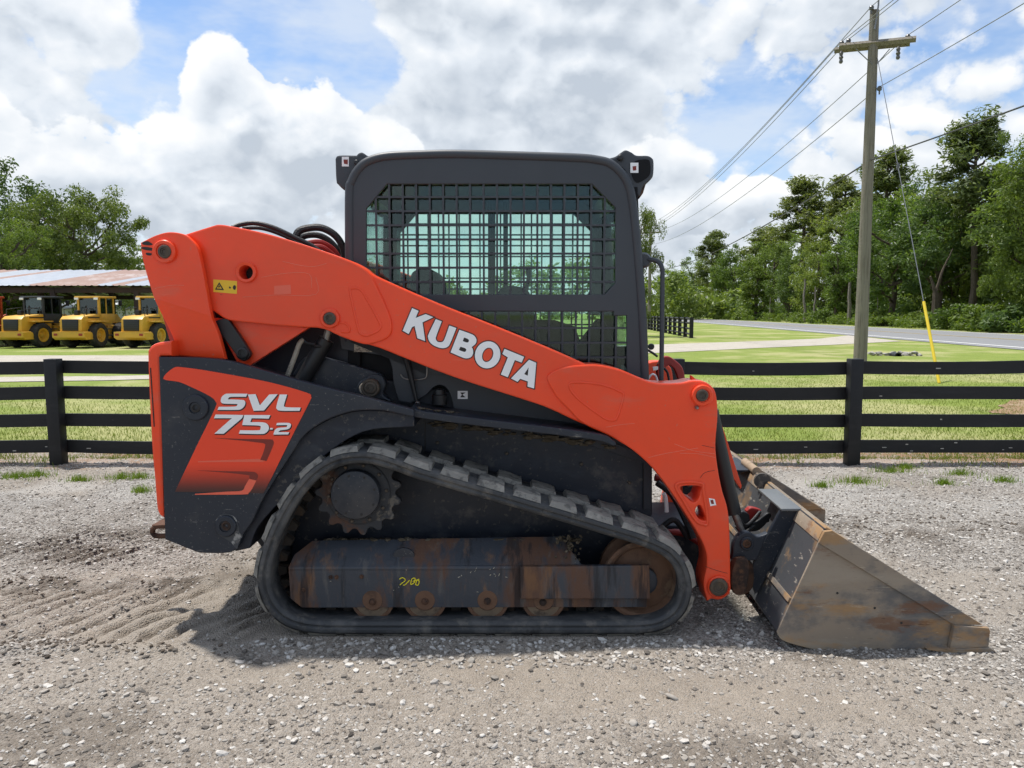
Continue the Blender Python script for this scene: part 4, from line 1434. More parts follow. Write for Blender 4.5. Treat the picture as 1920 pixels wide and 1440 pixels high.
# the yard runs out into the grass under the fence in an uneven line
V = np.stack([gx.ravel(), gy.ravel(), gz.ravel() + .012], 1)
nx, ny = len(xs), len(ys)
idx = np.arange(nx * ny).reshape(ny, nx)
Fq = np.stack([idx[:-1, :-1].ravel(), idx[:-1, 1:].ravel(), idx[1:, 1:].ravel(), idx[1:, :-1].ravel()], 1)


def yard_mat():
    m, T, b, _, out = principled('gravel_yard')
    geo = T.n('ShaderNodeNewGeometry')
    v = geo.outputs['Position']
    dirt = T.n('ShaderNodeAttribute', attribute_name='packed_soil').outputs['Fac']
    dark_amt = T.n('ShaderNodeAttribute', attribute_name='dark_soil').outputs['Fac']
    stone = T.n('ShaderNodeTexVoronoi', feature='F1')
    stone.inputs['Scale'].default_value = 62
    T.l(v, stone.inputs['Vector'])
    fine = T.n('ShaderNodeTexVoronoi', feature='F1')
    fine.inputs['Scale'].default_value = 150
    T.l(v, fine.inputs['Vector'])
    sep = T.n('ShaderNodeSeparateColor')
    T.l(stone.outputs['Color'], sep.inputs[0])
    sep2 = T.n('ShaderNodeSeparateColor')
    T.l(fine.outputs['Color'], sep2.inputs[0])
    g = T.mix(sep.outputs[0], (.145, .128, .11), (.50, .465, .42))
    g2 = T.mix(sep2.outputs[1], (.115, .10, .087), (.46, .425, .38))
    grav = T.mix(.5, g, g2)
    d = T.mix(T.noise(v, 7, 6, .65), (.225, .188, .15), (.395, .345, .285))
    d = T.mix(T.math('MULTIPLY', T.ramp(T.noise(v, 60, 4, .7), .48, .66), .55), d, g2)
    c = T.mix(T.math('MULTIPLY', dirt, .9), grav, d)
    dark = T.ramp(T.noise(v, 1.6, 6, .68), .52, .70)
    c = T.mix(T.math('MULTIPLY', dark, .38), c, (.15, .125, .10))
    c = T.mix(T.math('MULTIPLY', dark_amt, .85), c, T.mix(T.noise(v, 35, 4, .7), (.055, .043, .033), (.16, .13, .10)))
    # fallen bark and rusty leaves along the fence
    sp = T.n('ShaderNodeSeparateXYZ')
    T.l(v, sp.inputs[0])
    wob = T.math('ADD', sp.outputs['Y'], T.math('MULTIPLY', T.math('SUBTRACT', T.noise(v, 1.6, 5), .5), .9))
    leaf = T.math('MULTIPLY', T.ramp(wob, 6.6, 6.95), T.ramp(T.noise(v, 22, 5, .7), .36, .54))
    c = T.mix(T.math('MULTIPLY', leaf, .85), c, (.34, .19, .10))
    pale = T.math('MULTIPLY', T.ramp(T.noise(v, .9, 4), .44, .58), T.ramp(sp.outputs['Y'], 4.4, 5.8))
    c = T.mix(T.math('MULTIPLY', pale, .4), c, (.50, .485, .455))
    setin(T, b.inputs['Base Color'], c)
    b.inputs['Roughness'].default_value = .93
    b.inputs['Specular IOR Level'].default_value = .2
    h = T.math('ADD', T.math('MULTIPLY', T.math('SUBTRACT', 1.0, stone.outputs['Distance']), T.math('SUBTRACT', 1.0, T.math('MULTIPLY', dirt, .75))),
               T.math('MULTIPLY', T.math('SUBTRACT', 1.0, fine.outputs['Distance']), .5))
    bump(T, b, h, 1.0, .014)
    return m


M['yard'] = yard_mat()
yme = np_mesh('gravel_yard', V, Fq)
for an, fn in (('packed_soil', dirt_f), ('dark_soil', dark_soil_f)):
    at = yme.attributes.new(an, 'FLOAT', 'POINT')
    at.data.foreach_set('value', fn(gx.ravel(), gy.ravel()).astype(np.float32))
yard = new_obj('gravel_yard', yme, None, 'yard')
tag(yard, kind='structure')


def ground_h(x, y):
    return (fbm(x * .12, y * .12, 3, 77) - .5) * .10 * sstep(8, 14, np.abs(y)) * sstep(60, 30, np.abs(y))


def grass_mat():
    m, T, b, _, out = principled('mown_grass')
    geo = T.n('ShaderNodeNewGeometry')
    v = geo.outputs['Position']
    big = T.noise(v, .28, 6, .6)
    c = T.mix(T.noise(v, 3.5, 6, .65), (.140, .195, .036), (.255, .305, .075))
    mid = T.noise(v, 1.1, 5, .65)
    c = T.mix(1.0, c, T.mix(mid, (.68, .76, .7), (1.32, 1.24, 1.25)), 'MULTIPLY')
    dry = T.ramp(big, .46, .62)
    c = T.mix(T.math('MULTIPLY', dry, .65), c, (.42, .385, .20))
    bl = T.noise(T.vmath('MULTIPLY', v, (1, .35, 1)), 60, 3, .7)
    c = T.mix(1.0, c, T.mix(bl, (.70, .70, .70), (1.28, 1.28, 1.25)), 'MULTIPLY')
    bare = T.ramp(T.noise(v, .55, 5, .65), .66, .74)
    c = T.mix(T.math('MULTIPLY', bare, .55), c, (.36, .31, .235))
    setin(T, b.inputs['Base Color'], c)
    b.inputs['Roughness'].default_value = .9
    b.inputs['Specular IOR Level'].default_value = .15
    bump(T, b, T.noise(v, 40, 4, .7), .7, .03)
    return m


M['grass'] = grass_mat()
ax = axis(-30, 45, 1.5, -1500, 1500)
ay = axis(7, 60, 1.2, -600, 2500)
gx2, gy2 = np.meshgrid(ax, ay)
gz2 = np.where(gy2 > 6.9, 0.0, -.08)
V2 = np.stack([gx2.ravel(), gy2.ravel(), gz2.ravel()], 1)
i2 = np.arange(len(ax) * len(ay)).reshape(len(ay), len(ax))
F2 = np.stack([i2[:-1, :-1].ravel(), i2[:-1, 1:].ravel(), i2[1:, 1:].ravel(), i2[1:, :-1].ravel()], 1)
tag(new_obj('ground', np_mesh('ground', V2, F2), None, 'grass'), kind='structure')


def strip(name, left, right, z, material, sub=14):
    """sheet between two polylines of ground points"""
    def res(P):
        out = []
        for a, b in zip(P, P[1:]):
            out += [a.lerp(b, k / sub) for k in range(sub)]
        return out + [P[-1]]
    L, Rr_ = res([Vector((p[0], p[1], z)) for p in left]), res([Vector((p[0], p[1], z)) for p in right])
    n = len(L)
    Vv = np.array([tuple(p) for p in L] + [tuple(p) for p in Rr_])
    Ff = np.array([(i, i + 1, n + i + 1, n + i) for i in range(n - 1)])
    me = np_mesh(name, Vv, Ff)
    me.flip_normals() if me.polygons[0].normal.z < 0 else None
    return tag(new_obj(name, me, None, material), kind='structure')


# the road: straight, passing on the right and running away behind the far poles
RA = G(1920, 657).to_2d()
RB = G(1262, 601).to_2d()
rd = (RB - RA).normalized()
rn = Vector((rd.y, -rd.x))
if rn.x < 0:
    rn = -rn
RW = 11.5
R0, R1 = RA - rd * 70, RA + rd * 900


def asphalt():
    m, T, b, _, out = principled('asphalt')
    geo = T.n('ShaderNodeNewGeometry')
    v = geo.outputs['Position']
    c = T.mix(T.noise(v, .5, 6, .6), (.175, .176, .18), (.235, .236, .24))
    c = T.mix(T.math('MULTIPLY', T.ramp(T.noise(v, 90, 2), .5, .7), .3), c, (.24, .24, .24))
    setin(T, b.inputs['Base Color'], c)
    b.inputs['Roughness'].default_value = .85
    return m


M['asphalt'] = asphalt()
M['road_paint'] = mat('road_paint', (.66, .66, .64), .7, layers=[((.2, .2, .2), 30, .55, .7, .5, None)])
M['road_yellow'] = mat('road_paint_yellow', (.40, .31, .13), .7)
M['lane_gravel'] = mat('pale_lane_gravel', (.40, .365, .31), .95, spec=.1, layers=[((.26, .22, .17), 1.4, .5, .7, .6, None), ((.17, .20, .06), 2.2, .62, .72, .5, None), ((.55, .52, .47), 30, .5, .65, .6, None)])
strip('road', [R0, R1], [R0 + rn * RW, R1 + rn * RW], .02, 'asphalt', sub=60)
strip('road_edge_line', [R0 + rn * .9, R1 + rn * .9], [R0 + rn * 1.15, R1 + rn * 1.15], .026, 'road_paint', sub=60)
strip('road_edge_line', [R0 + rn * (RW - 1.1), R1 + rn * (RW - 1.1)], [R0 + rn * (RW - .9), R1 + rn * (RW - .9)], .026, 'road_paint', sub=60)
strip('road_centre_line', [R0 + rn * (RW / 2 - .2), R1 + rn * (RW / 2 - .2)], [R0 + rn * (RW / 2 - .05), R1 + rn * (RW / 2 - .05)], .026, 'road_yellow', sub=60)
strip('road_centre_line', [R0 + rn * (RW / 2 + .05), R1 + rn * (RW / 2 + .05)], [R0 + rn * (RW / 2 + .2), R1 + rn * (RW / 2 + .2)], .026, 'road_yellow', sub=60)
# gravel lane from the yard gate across the lawn to the road
upper = [G(u, v).to_2d() for u, v in ((-400, 666), (0, 667), (280, 667), (700, 658), (1240, 646), (1420, 640), (1540, 635), (1590, 629))]
lower_ = [G(u, v).to_2d() for u, v in ((-400, 683), (0, 685), (280, 684), (700, 678), (1240, 662), (1420, 653), (1560, 647), (1690, 640))]
strip('gravel_lane', upper, lower_, .012, 'lane_gravel')
strip('pale_track', [G(u, v).to_2d() for u, v in ((-300, 712), (60, 707), (200, 706), (300, 704))], [G(u, v).to_2d() for u, v in ((-300, 722), (60, 716), (200, 714), (300, 711))], .012, 'lane_gravel')
# bare soil patch on the lawn at the far right
def patch(name, u, v, ru, rv, material, z=.010, seed=1):
    pts = []
    for k in range(28):
        a = 2 * math.pi * k / 28
        r = 1 + .25 * math.sin(3 * a + seed) + .15 * math.sin(7 * a + 2 * seed)
        g = G(u + ru * r * math.cos(a), v + rv * r * math.sin(a))
        pts.append((g.x, g.y, z))
    bm = bmesh.new()
    bm.faces.new([bm.verts.new(p) for p in pts])
    if bm.faces[:][0].normal.z < 0:
        pass
    bmesh.ops.recalc_face_normals(bm, faces=bm.faces)
    return tag(bm_obj(name, bm, material), kind='structure')


M['bare'] = mat('bare_soil', (.25, .165, .10), .95, spec=.1, layers=[((.36, .29, .2), 3, .5, .65, .7, None), ((.14, .15, .05), 5, .58, .7, .6, None)])
patch('bare_soil', 1935, 766, 75, 12, 'bare')

# ---------------------------------------------------------------- loose stones of the yard (nobody could count them)
def rocks(n, smin, smax, xlim, ylim, power, nseg, seed, name, material, mask=None, bias=None):
    rg = np.random.default_rng(seed)
    if bias is None:
        x = rg.uniform(*xlim, n)
        y = ylim[0] + (ylim[1] - ylim[0]) * rg.random(n) ** power
    else:
        x, y = bias(rg, n)
    if mask is not None:
        k = rg.random(n) < mask(x, y)
        x, y = x[k], y[k]
    n = len(x)
    s = smin + (smax - smin) * rg.random(n) ** 2.6
    bm = bmesh.new()
    if nseg == 0:
        bv = np.array([(1, 0, 0), (-1, 0, 0), (0, 1, 0), (0, -1, 0), (0, 0, 1), (0, 0, -1)], float)
        bf = np.array([(0, 2, 4), (2, 1, 4), (1, 3, 4), (3, 0, 4), (2, 0, 5), (1, 2, 5), (3, 1, 5), (0, 3, 5)])
    else:
        bmesh.ops.create_icosphere(bm, subdivisions=nseg, radius=1)
        bv = np.array([v.co[:] for v in bm.verts])
        bm.verts.index_update()
        bf = np.array([[v.index for v in f.verts] for f in bm.faces])
    bm.free()
    nb = len(bv)
    P = np.repeat(bv[None], n, 0)
    P = P * (1 + rg.uniform(-.28, .28, (n, nb, 1)))
    P = P * np.stack([rg.uniform(.8, 1.5, n), rg.uniform(.7, 1.15, n), rg.uniform(.45, .8, n)], 1)[:, None, :]
    a = rg.uniform(0, 2 * math.pi, n)
    ca, sa = np.cos(a)[:, None], np.sin(a)[:, None]
    X = P[..., 0] * ca - P[..., 1] * sa
    Yy = P[..., 0] * sa + P[..., 1] * ca
    tl = rg.uniform(-.35, .35, n)[:, None]
    Zz = P[..., 2] + X * tl
    z0 = yard_h(x, y) + .012
    Vv = np.stack([X * s[:, None] + x[:, None], Yy * s[:, None] + y[:, None], Zz * s[:, None] + (z0 + s * .18)[:, None]], -1).reshape(-1, 3)
    Ff = (bf[None] + (np.arange(n) * nb)[:, None, None]).reshape(-1, 3)
    me = np_mesh(name, Vv, Ff, smooth=(nseg > 1))
    at = me.attributes.new('tone', 'FLOAT', 'POINT')
    at.data.foreach_set('value', np.repeat(rg.random(n), nb).astype(np.float32))
    o = new_obj(name, me, None, material)
    return tag(o, kind='stuff')


def stone_mat(name, cols):
    m, T, b, v, out = principled(name)
    at = T.n('ShaderNodeAttribute', attribute_name='tone')
    cr = T.n('ShaderNodeValToRGB')
    e = cr.color_ramp.elements
    e[0].position, e[0].color = 0, (*cols[0], 1)
    e[1].position, e[1].color = 1, (*cols[-1], 1)
    for k, c in enumerate(cols[1:-1]):
        q = e.new((k + 1) / (len(cols) - 1))
        q.color = (*c, 1)
    T.l(at.outputs['Fac'], cr.inputs[0])
    c = T.mix(1.0, cr.outputs[0], T.mix(T.noise(v, 120, 4), (.75, .75, .75), (1.2, 1.2, 1.2)), 'MULTIPLY')
    setin(T, b.inputs['Base Color'], c)
    b.inputs['Roughness'].default_value = .85
    b.inputs['Specular IOR Level'].default_value = .25
    return m


M['stones'] = stone_mat('gravel_stones', [(.12, .105, .09), (.25, .225, .195), (.37, .34, .30), (.28, .25, .215), (.45, .42, .38), (.58, .555, .515)])
M['chips'] = stone_mat('gravel_chips', [(.085, .073, .063), (.20, .175, .15), (.31, .28, .245), (.39, .36, .32), (.58, .555, .515)])


def gmask(x, y):
    rut, bars, r2 = rut_parts(x, y)
    return np.clip(1.1 - 1.05 * dirt_f(x, y), .10, 1) * (1 - .35 * np.clip(rut * 1.2, 0, 1))


def clear(x, y):
    ub = sstep(-1.15, -1.1, x) * sstep(.85, .8, x) * sstep(3.10, 3.14, y) * sstep(3.52, 3.49, y)
    return gmask(x, y) * (1 - ub)


def fan(y0, y1, power):
    def f(rg, n):
        y = y0 + (y1 - y0) * rg.random(n) ** power
        x = rg.uniform(-1, 1, n) * (y * .78 + .5)
        return x, y
    return f


rocks(112000, .0034, .0105, None, None, 1, 0, 11, 'gravel_chips', 'chips', clear, fan(1.7, 7.0, 1.5))
rocks(24000, .005, .0145, None, None, 1, 1, 12, 'loose_gravel', 'stones', clear, fan(1.7, 7.0, 1.6))
rocks(420, .008, .020, None, None, 1, 2, 13, 'loose_stones', 'stones', clear, fan(1.7, 4.5, 1.5))
M['clods'] = stone_mat('soil_clods', [(.055, .044, .034), (.11, .088, .068), (.17, .14, .11)])


def clod_spots(rg, n):
    g = rg.integers(0, 4, n)
    x = np.where(g < 2, rg.uniform(-4.2, -1.05, n), np.where(g == 2, rg.uniform(-3.6, -1.3, n), rg.uniform(1.7, 4.2, n)))
    y = np.where(g == 0, rg.normal(3.76, .07, n), np.where(g == 1, rg.normal(3.06, .05, n), np.where(g == 2, rg.normal(4.42, .14, n), rg.normal(4.95, .30, n))))
    k = rg.random(n) < sstep(.40, .62, fbm(x * 2.4, y * 2.4, 3, 63))
    return x[k], y[k]


rocks(5200, .003, .013, None, None, 1, 1, 15, 'soil_clods', 'clods', None, clod_spots)
rocks(500, .008, .016, (-1.1, .85), (2.86, 3.13), 1, 1, 14, 'loose_gravel', 'stones')

# ---------------------------------------------------------------- grass blades beyond the fence
def blades(name, n, xf, hmin, hmax, wid, material, seed, zf=None, root=False):
    rg = np.random.default_rng(seed)
    x, y = xf(rg, n)
    n = len(x)
    h = rg.uniform(hmin, hmax, n)
    a = rg.uniform(0, 2 * math.pi, n)
    ln = rg.uniform(.1, .7, n) * h
    b = rg.uniform(0, 2 * math.pi, n)
    z = np.zeros(n) + .004 if zf is None else zf(x, y)
    w = wid * rg.uniform(.6, 1.3, n)
    p0 = np.stack([x - np.cos(a) * w, y - np.sin(a) * w, z], 1)
    p1 = np.stack([x + np.cos(a) * w, y + np.sin(a) * w, z], 1)
    p2 = np.stack([x + np.cos(b) * ln, y + np.sin(b) * ln, z + h], 1)
    Vv = np.stack([p0, p1, p2], 1).reshape(-1, 3)
    Ff = np.arange(3 * n).reshape(-1, 3)
    tone = np.repeat(rg.random(n), 3)
    if root:      # one root crown just below the soil holds the blades of a tuft together
        Vv = np.concatenate([Vv, [[x.mean(), y.mean(), z.mean() - .06]]])
        Ff = np.concatenate([Ff, np.stack([Ff[:, 0], Ff[:, 1], np.full(n, 3 * n)], 1)])
        tone = np.append(tone, .3)
    me = np_mesh(name, Vv, Ff, smooth=False)
    at = me.attributes.new('tone', 'FLOAT', 'POINT')
    at.data.foreach_set('value', tone.astype(np.float32))
    return me


def blade_mat(name, cols, tr=.35):
    m = bpy.data.materials.new(name)
    m.use_nodes = True
    T = NT(m.node_tree)
    out = T.n('ShaderNodeOutputMaterial')
    at = T.n('ShaderNodeAttribute', attribute_name='tone')
    cr = T.n('ShaderNodeValToRGB')
    e = cr.color_ramp.elements
    e[0].color, e[1].color = (*cols[0], 1), (*cols[-1], 1)
    for k, c in enumerate(cols[1:-1]):
        q = e.new((k + 1) / (len(cols) - 1))
        q.color = (*c, 1)
    T.l(at.outputs['Fac'], cr.inputs[0])
    geo = T.n('ShaderNodeNewGeometry')
    c = T.mix(1.0, cr.outputs[0], T.mix(T.noise(geo.outputs['Position'], .6, 4), (.7, .75, .6), (1.3, 1.2, 1.3)), 'MULTIPLY')
    d = T.n('ShaderNodeBsdfDiffuse')
    t = T.n('ShaderNodeBsdfTranslucent')
    T.l(c, d.inputs[0])
    T.l(c, t.inputs[0])
    mx = T.n('ShaderNodeMixShader')
    mx.inputs[0].default_value = tr
    T.l(d.outputs[0], mx.inputs[1])
    T.l(t.outputs[0], mx.inputs[2])
    T.l(mx.outputs[0], out.inputs[0])
    return m


M['blade'] = blade_mat('grass_blades', [(.155, .22, .036), (.20, .265, .046), (.25, .305, .062), (.33, .335, .12)])
M['weed'] = blade_mat('weed_blades', [(.13, .22, .025), (.20, .31, .04), (.28, .37, .065)])


def lawn(rg, n):
    y = 7.15 + (19 - 7.15) * rg.random(n) ** 1.9
    x = rg.uniform(-1, 1, n) * (y * .74 + .8)
    k = (rg.random(n) < .35 + .9 * fbm(x * .5, y * .5, 3, 91))
    k &= ~((y > 14.5) & (x < 4) & (fbm(x * .4, y * .4, 2, 5) > .5))
    return x[k], y[k]


tag(new_obj('lawn_grass', blades('lawn_grass', 150000, lawn, .018, .045, .004, 'blade', 3), None, 'blade'), kind='stuff')


def verge(rg, n):
    x = rg.uniform(-5.6, 5.6, n)
    y = 7.1 + rg.normal(0, .16, n)
    k = rg.random(n) < sstep(.42, .62, fbm(x * 1.6, y * 1.6, 3, 17))
    return x[k], y[k]


tag(new_obj('verge_grass', blades('verge_grass', 6000, verge, .02, .08, .004, 'blade', 9, lambda x, y: yard_h(x, y) + .01), None, 'blade'), kind='stuff')

tufts = [(1605, 908, .16, 420, 'large bright grass tuft growing in gravel right of the bucket, below the fence post'), (1672, 888, .14, 260, 'grass tuft in gravel just right of the fence post'),
         (1800, 892, .10, 160, 'sparse grass tuft in gravel toward the right edge of the yard'), (1880, 905, .10, 90, 'thin weed tuft in gravel nearest the right edge'), (1540, 915, .05, 60, 'tiny weed sprig in gravel beside the far bucket tip'),
         (1770, 912, .09, 80, 'low thin weed in gravel between two larger tufts'), (30, 899, .16, 420, 'grass tuft in gravel at the left edge before the fence'), (70, 897, .08, 200, 'small bright grass tuft just left of the left fence post foot'),
         (150, 905, .07, 110, 'small grass tuft in gravel right of the left fence post'), (228, 900, .12, 300, 'grass tuft in gravel close to the orange rear door'), (262, 899, .08, 200, 'grass tuft touching the outline of the orange rear door'),
         (265, 927, .06, 120, 'nearest small weed tuft beside the orange rear door'), (1700, 880, .08, 90, 'faint weed tuft under the bottom rail right of the post')]
for k, (u, v, r, n, lab) in enumerate(tufts):
    g = G(u, v)

    def spot(rg, n_, g=g, r=r):
        a = rg.uniform(0, 2 * math.pi, n_)
        q = np.abs(rg.normal(0, .55, n_)) * r
        return g.x + np.cos(a) * q * 1.7, g.y + np.sin(a) * q
    me = blades('grass_tuft', max(n, 240), spot, .02, .075, .0028, 'weed', 100 + k, lambda x, y: yard_h(x, y) + .008, root=True)
    tag(new_obj('grass_tuft', me, None, 'weed'), lab, 'grass tuft', 'weed tufts on the gravel yard')

# ---------------------------------------------------------------- black board fence
M['fence'] = mat('black_fence_paint', (.0105, .0108, .0118), .55, spec=.35, layers=[((.035, .035, .036), 5, .5, .7, .5, (.3, 1, 2)), ((.19, .18, .165), 24, .70, .74, .45, (.5, 1, 1.4))], bmp=(18, .25, .004))
fence = thing('board_fence', (0, FENCE_Y, 0), 'black four-rail board fence behind the track loader', 'fence')
PX = [106, 493, 881, 1268, 1600]
posts = [W(u, 780, FENCE_Y).x for u in PX]
posts += [posts[-1] + 1.85, posts[-1] + 3.8]
posts = [posts[0] - 1.9 * 2, posts[0] - 1.9] + posts
RZ = [.165, .412, .658, .896]
for k, x in enumerate(posts):
    bm = bmesh.new()
    add_box(bm, (x - .056, FENCE_Y - .055, -.15), (x + .056, FENCE_Y + .055, .975), .005)
    rz = random.uniform(-.02, .02)
    sl = random.uniform(-.014, .014)
    for vtx in bm.verts:
        vtx.co.x += sl * vtx.co.z
    bm_obj('fence_post', bm, 'fence', fence)
for a, b in zip(posts, posts[1:]):
    for z in RZ:
        bm = bmesh.new()
        n = 6
        sag = random.uniform(-.022, .006)
        t0, t1 = random.uniform(-.012, .012), random.uniform(-.012, .012)
        pr = []
        for i in range(n + 1):
            f = i / n
            xx = a + (b - a) * f
            zz = z + t0 * (1 - f) + t1 * f + sag * math.sin(math.pi * f)
            yy = FENCE_Y + .058 + .004 * math.sin(f * 3 + z * 9)
            pr.append([bm.verts.new((xx, yy + dy, zz + dz)) for dy, dz in ((0, -.058), (.026, -.058), (.026, .058), (0, .058))])
        for p, q in zip(pr, pr[1:]):
            for j in range(4):
                bm.faces.new((p[j], q[j], q[(j + 1) % 4], p[(j + 1) % 4]))
        bm.faces.new(pr[0])
        bm.faces.new(list(reversed(pr[-1])))
        bmesh.ops.recalc_face_normals(bm, faces=bm.faces)
        bm_obj('fence_rail', bm, 'fence', fence)

M['scuff_white'] = mat('bare_scuffed_wood', (.40, .38, .34), .9)
for k in range(46):
    z = RZ[0] if k < 34 else random.choice(RZ[1:])
    x = random.uniform(-4.6, 5.0)
    w_ = random.uniform(.004, .022)
    zc_ = z + random.uniform(-.04, .04)
    box('paint_scuff', (x - w_, FENCE_Y + .0515, zc_ - random.uniform(.002, .006)), (x + w_, FENCE_Y + .0535, zc_ + .004), 'scuff_white', fence)
# far piece of the same fence beside the lane
g0, g1 = G(1296, 634), G(1222, 619)
ff = thing('far_board_fence', g0, 'short run of black board fence far off beside the pale lane', 'fence')
dirv = (g1 - g0)
nps = 12
g1 = g0 + dirv * 1.0
for k in range(nps):
    p = g0.lerp(g1, k / 9.0)
    box('fence_post', (p.x - .10, p.y - .06, -.1), (p.x + .10, p.y + .06, 1.15), 'fence', ff)
    if k:
        q = g0.lerp(g1, (k - 1) / 9.0)
        for z in (.22, .52, .82, 1.08):
            bm = bmesh.new()
            add_tube(bm, [Vector((q.x, q.y, z)), Vector((p.x, p.y, z))], .055, 4)
            bm_obj('fence_rail', bm, 'fence', ff)


# ================================================================== trees
def leaf_mat(name, dark, mid, light, tr=.30):
    m = bpy.data.materials.new(name)
    m.use_nodes = True
    T = NT(m.node_tree)
    out = T.n('ShaderNodeOutputMaterial')
    at = T.n('ShaderNodeAttribute', attribute_name='tone')
    tc = T.n('ShaderNodeTexCoord')
    oi = T.n('ShaderNodeObjectInfo')
    nz = T.noise(tc.outputs['Object'], .55, 3, .6)
    f = T.math('ADD', T.math('MULTIPLY', at.outputs['Fac'], .55), T.math('MULTIPLY', nz, .75))
    f = T.math('SUBTRACT', f, .15, clamp=True)
    cr = T.n('ShaderNodeValToRGB')
    e = cr.color_ramp.elements
    e[0].color, e[1].color = (*dark, 1), (*light, 1)
    q = e.new(.5)
    q.color = (*mid, 1)
    T.l(f, cr.inputs[0])
    c = T.mix(1.0, cr.outputs[0], T.mix(oi.outputs['Random'], (.70, .80, .82), (1.35, 1.22, 1.0)), 'MULTIPLY')
    d = T.n('ShaderNodeBsdfDiffuse')
    t = T.n('ShaderNodeBsdfTranslucent')
    g = T.n('ShaderNodeBsdfGlossy')
    g.inputs['Roughness'].default_value = .45
    g.inputs['Color'].default_value = (.5, .5, .5, 1)
    T.l(c, d.inputs[0])
    T.l(T.mix(1.0, c, (1.15, 1.2, .5), 'MULTIPLY'), t.inputs[0])
    mx = T.n('ShaderNodeMixShader')
    mx.inputs[0].default_value = tr
    T.l(d.outputs[0], mx.inputs[1])
    T.l(t.outputs[0], mx.inputs[2])
    m2 = T.n('ShaderNodeMixShader')
    m2.inputs[0].default_value = .05
    T.l(mx.outputs[0], m2.inputs[1])
    T.l(g.outputs[0], m2.inputs[2])
    T.l(m2.outputs[0], out.inputs[0])
    return m


M['leaf_oak'] = leaf_mat('oak_leaves', (.055, .086, .022), (.108, .158, .038), (.20, .25, .07), .42)
M['leaf_light'] = leaf_mat('bright_leaves', (.065, .110, .020), (.135, .200, .034), (.225, .29, .06), .45)
M['leaf_pine'] = leaf_mat('pine_needles', (.070, .100, .042), (.125, .165, .062), (.21, .245, .095), .40)
M['leaf_wood'] = leaf_mat('woodland_leaves', (.072, .115, .030), (.145, .21, .054), (.26, .325, .095), .48)
M['bark'] = mat('bark', (.115, .092, .070), .95, spec=.1, layers=[((.05, .04, .032), 9, .45, .65, .8, (3, 3, .4)), ((.2, .18, .15), 6, .6, .75, .5, None)], bmp=(14, .8, .03))
M['bark_pale'] = mat('pale_bark', (.24, .215, .18), .95, spec=.1, layers=[((.10, .085, .07), 7, .45, .65, .8, (2, 2, .5))], bmp=(14, .6, .03))


def leaf_cloud(centres, radii, per, size, seed, flat=.75, elong=1.5, droop=0.0):
    """many small folded leaves spread through the clumps of a crown"""
    rg = np.random.default_rng(seed)
    cs = np.repeat(np.asarray(centres, float), per, 0)
    rs = np.repeat(np.asarray(radii, float), per, 0)
    n = len(cs)
    d = rg.normal(size=(n, 3))
    d /= np.linalg.norm(d, axis=1)[:, None]
    r = rg.random(n) ** .42
    P = cs + d * (r * rs)[:, None] * np.array([1, 1, flat])
    P[:, 2] -= droop * rs * r * rg.random(n)
    nrm = d * .5 + rg.normal(size=(n, 3)) * .6 + np.array([0, 0, .55])
    nrm /= np.linalg.norm(nrm, axis=1)[:, None]
    a = np.cross(nrm, rg.normal(size=(n, 3)))
    a /= np.linalg.norm(a, axis=1)[:, None]
    b = np.cross(nrm, a)
    s = size * rg.uniform(.55, 1.35, n)
    L, Wd = (s * elong)[:, None], (s * .62)[:, None]
    v0 = P - a * L * .5
    v1 = P + b * Wd * .5 - nrm * s[:, None] * .12
    v2 = P + a * L * .5
    v3 = P - b * Wd * .5 - nrm * s[:, None] * .12
    Vv = np.stack([v0, v1, v2, v3], 1).reshape(-1, 3)
    Ff = np.arange(4 * n).reshape(-1, 4)
    me = np_mesh('crown', Vv, Ff, smooth=False)
    at = me.attributes.new('tone', 'FLOAT', 'POINT')
    tone = np.repeat(rg.random(n), 4)
    at.data.foreach_set('value', tone.astype(np.float32))
    return me


def limb(bm, p, q, r0, r1, rg, n=6, wob=.12):
    pts, rad = [], []
    L = (q - p).length
    k = max(3, int(n))
    for i in range(k + 1):
        f = i / k
        j = Vector((rg.uniform(-1, 1), rg.uniform(-1, 1), rg.uniform(-.5, .5))) * wob * L * .25 * math.sin(math.pi * f)
        pts.append(p.lerp(q, f) + j)
        rad.append(r0 + (r1 - r0) * f)
    add_tube(bm, pts, rad, 6)
    return pts


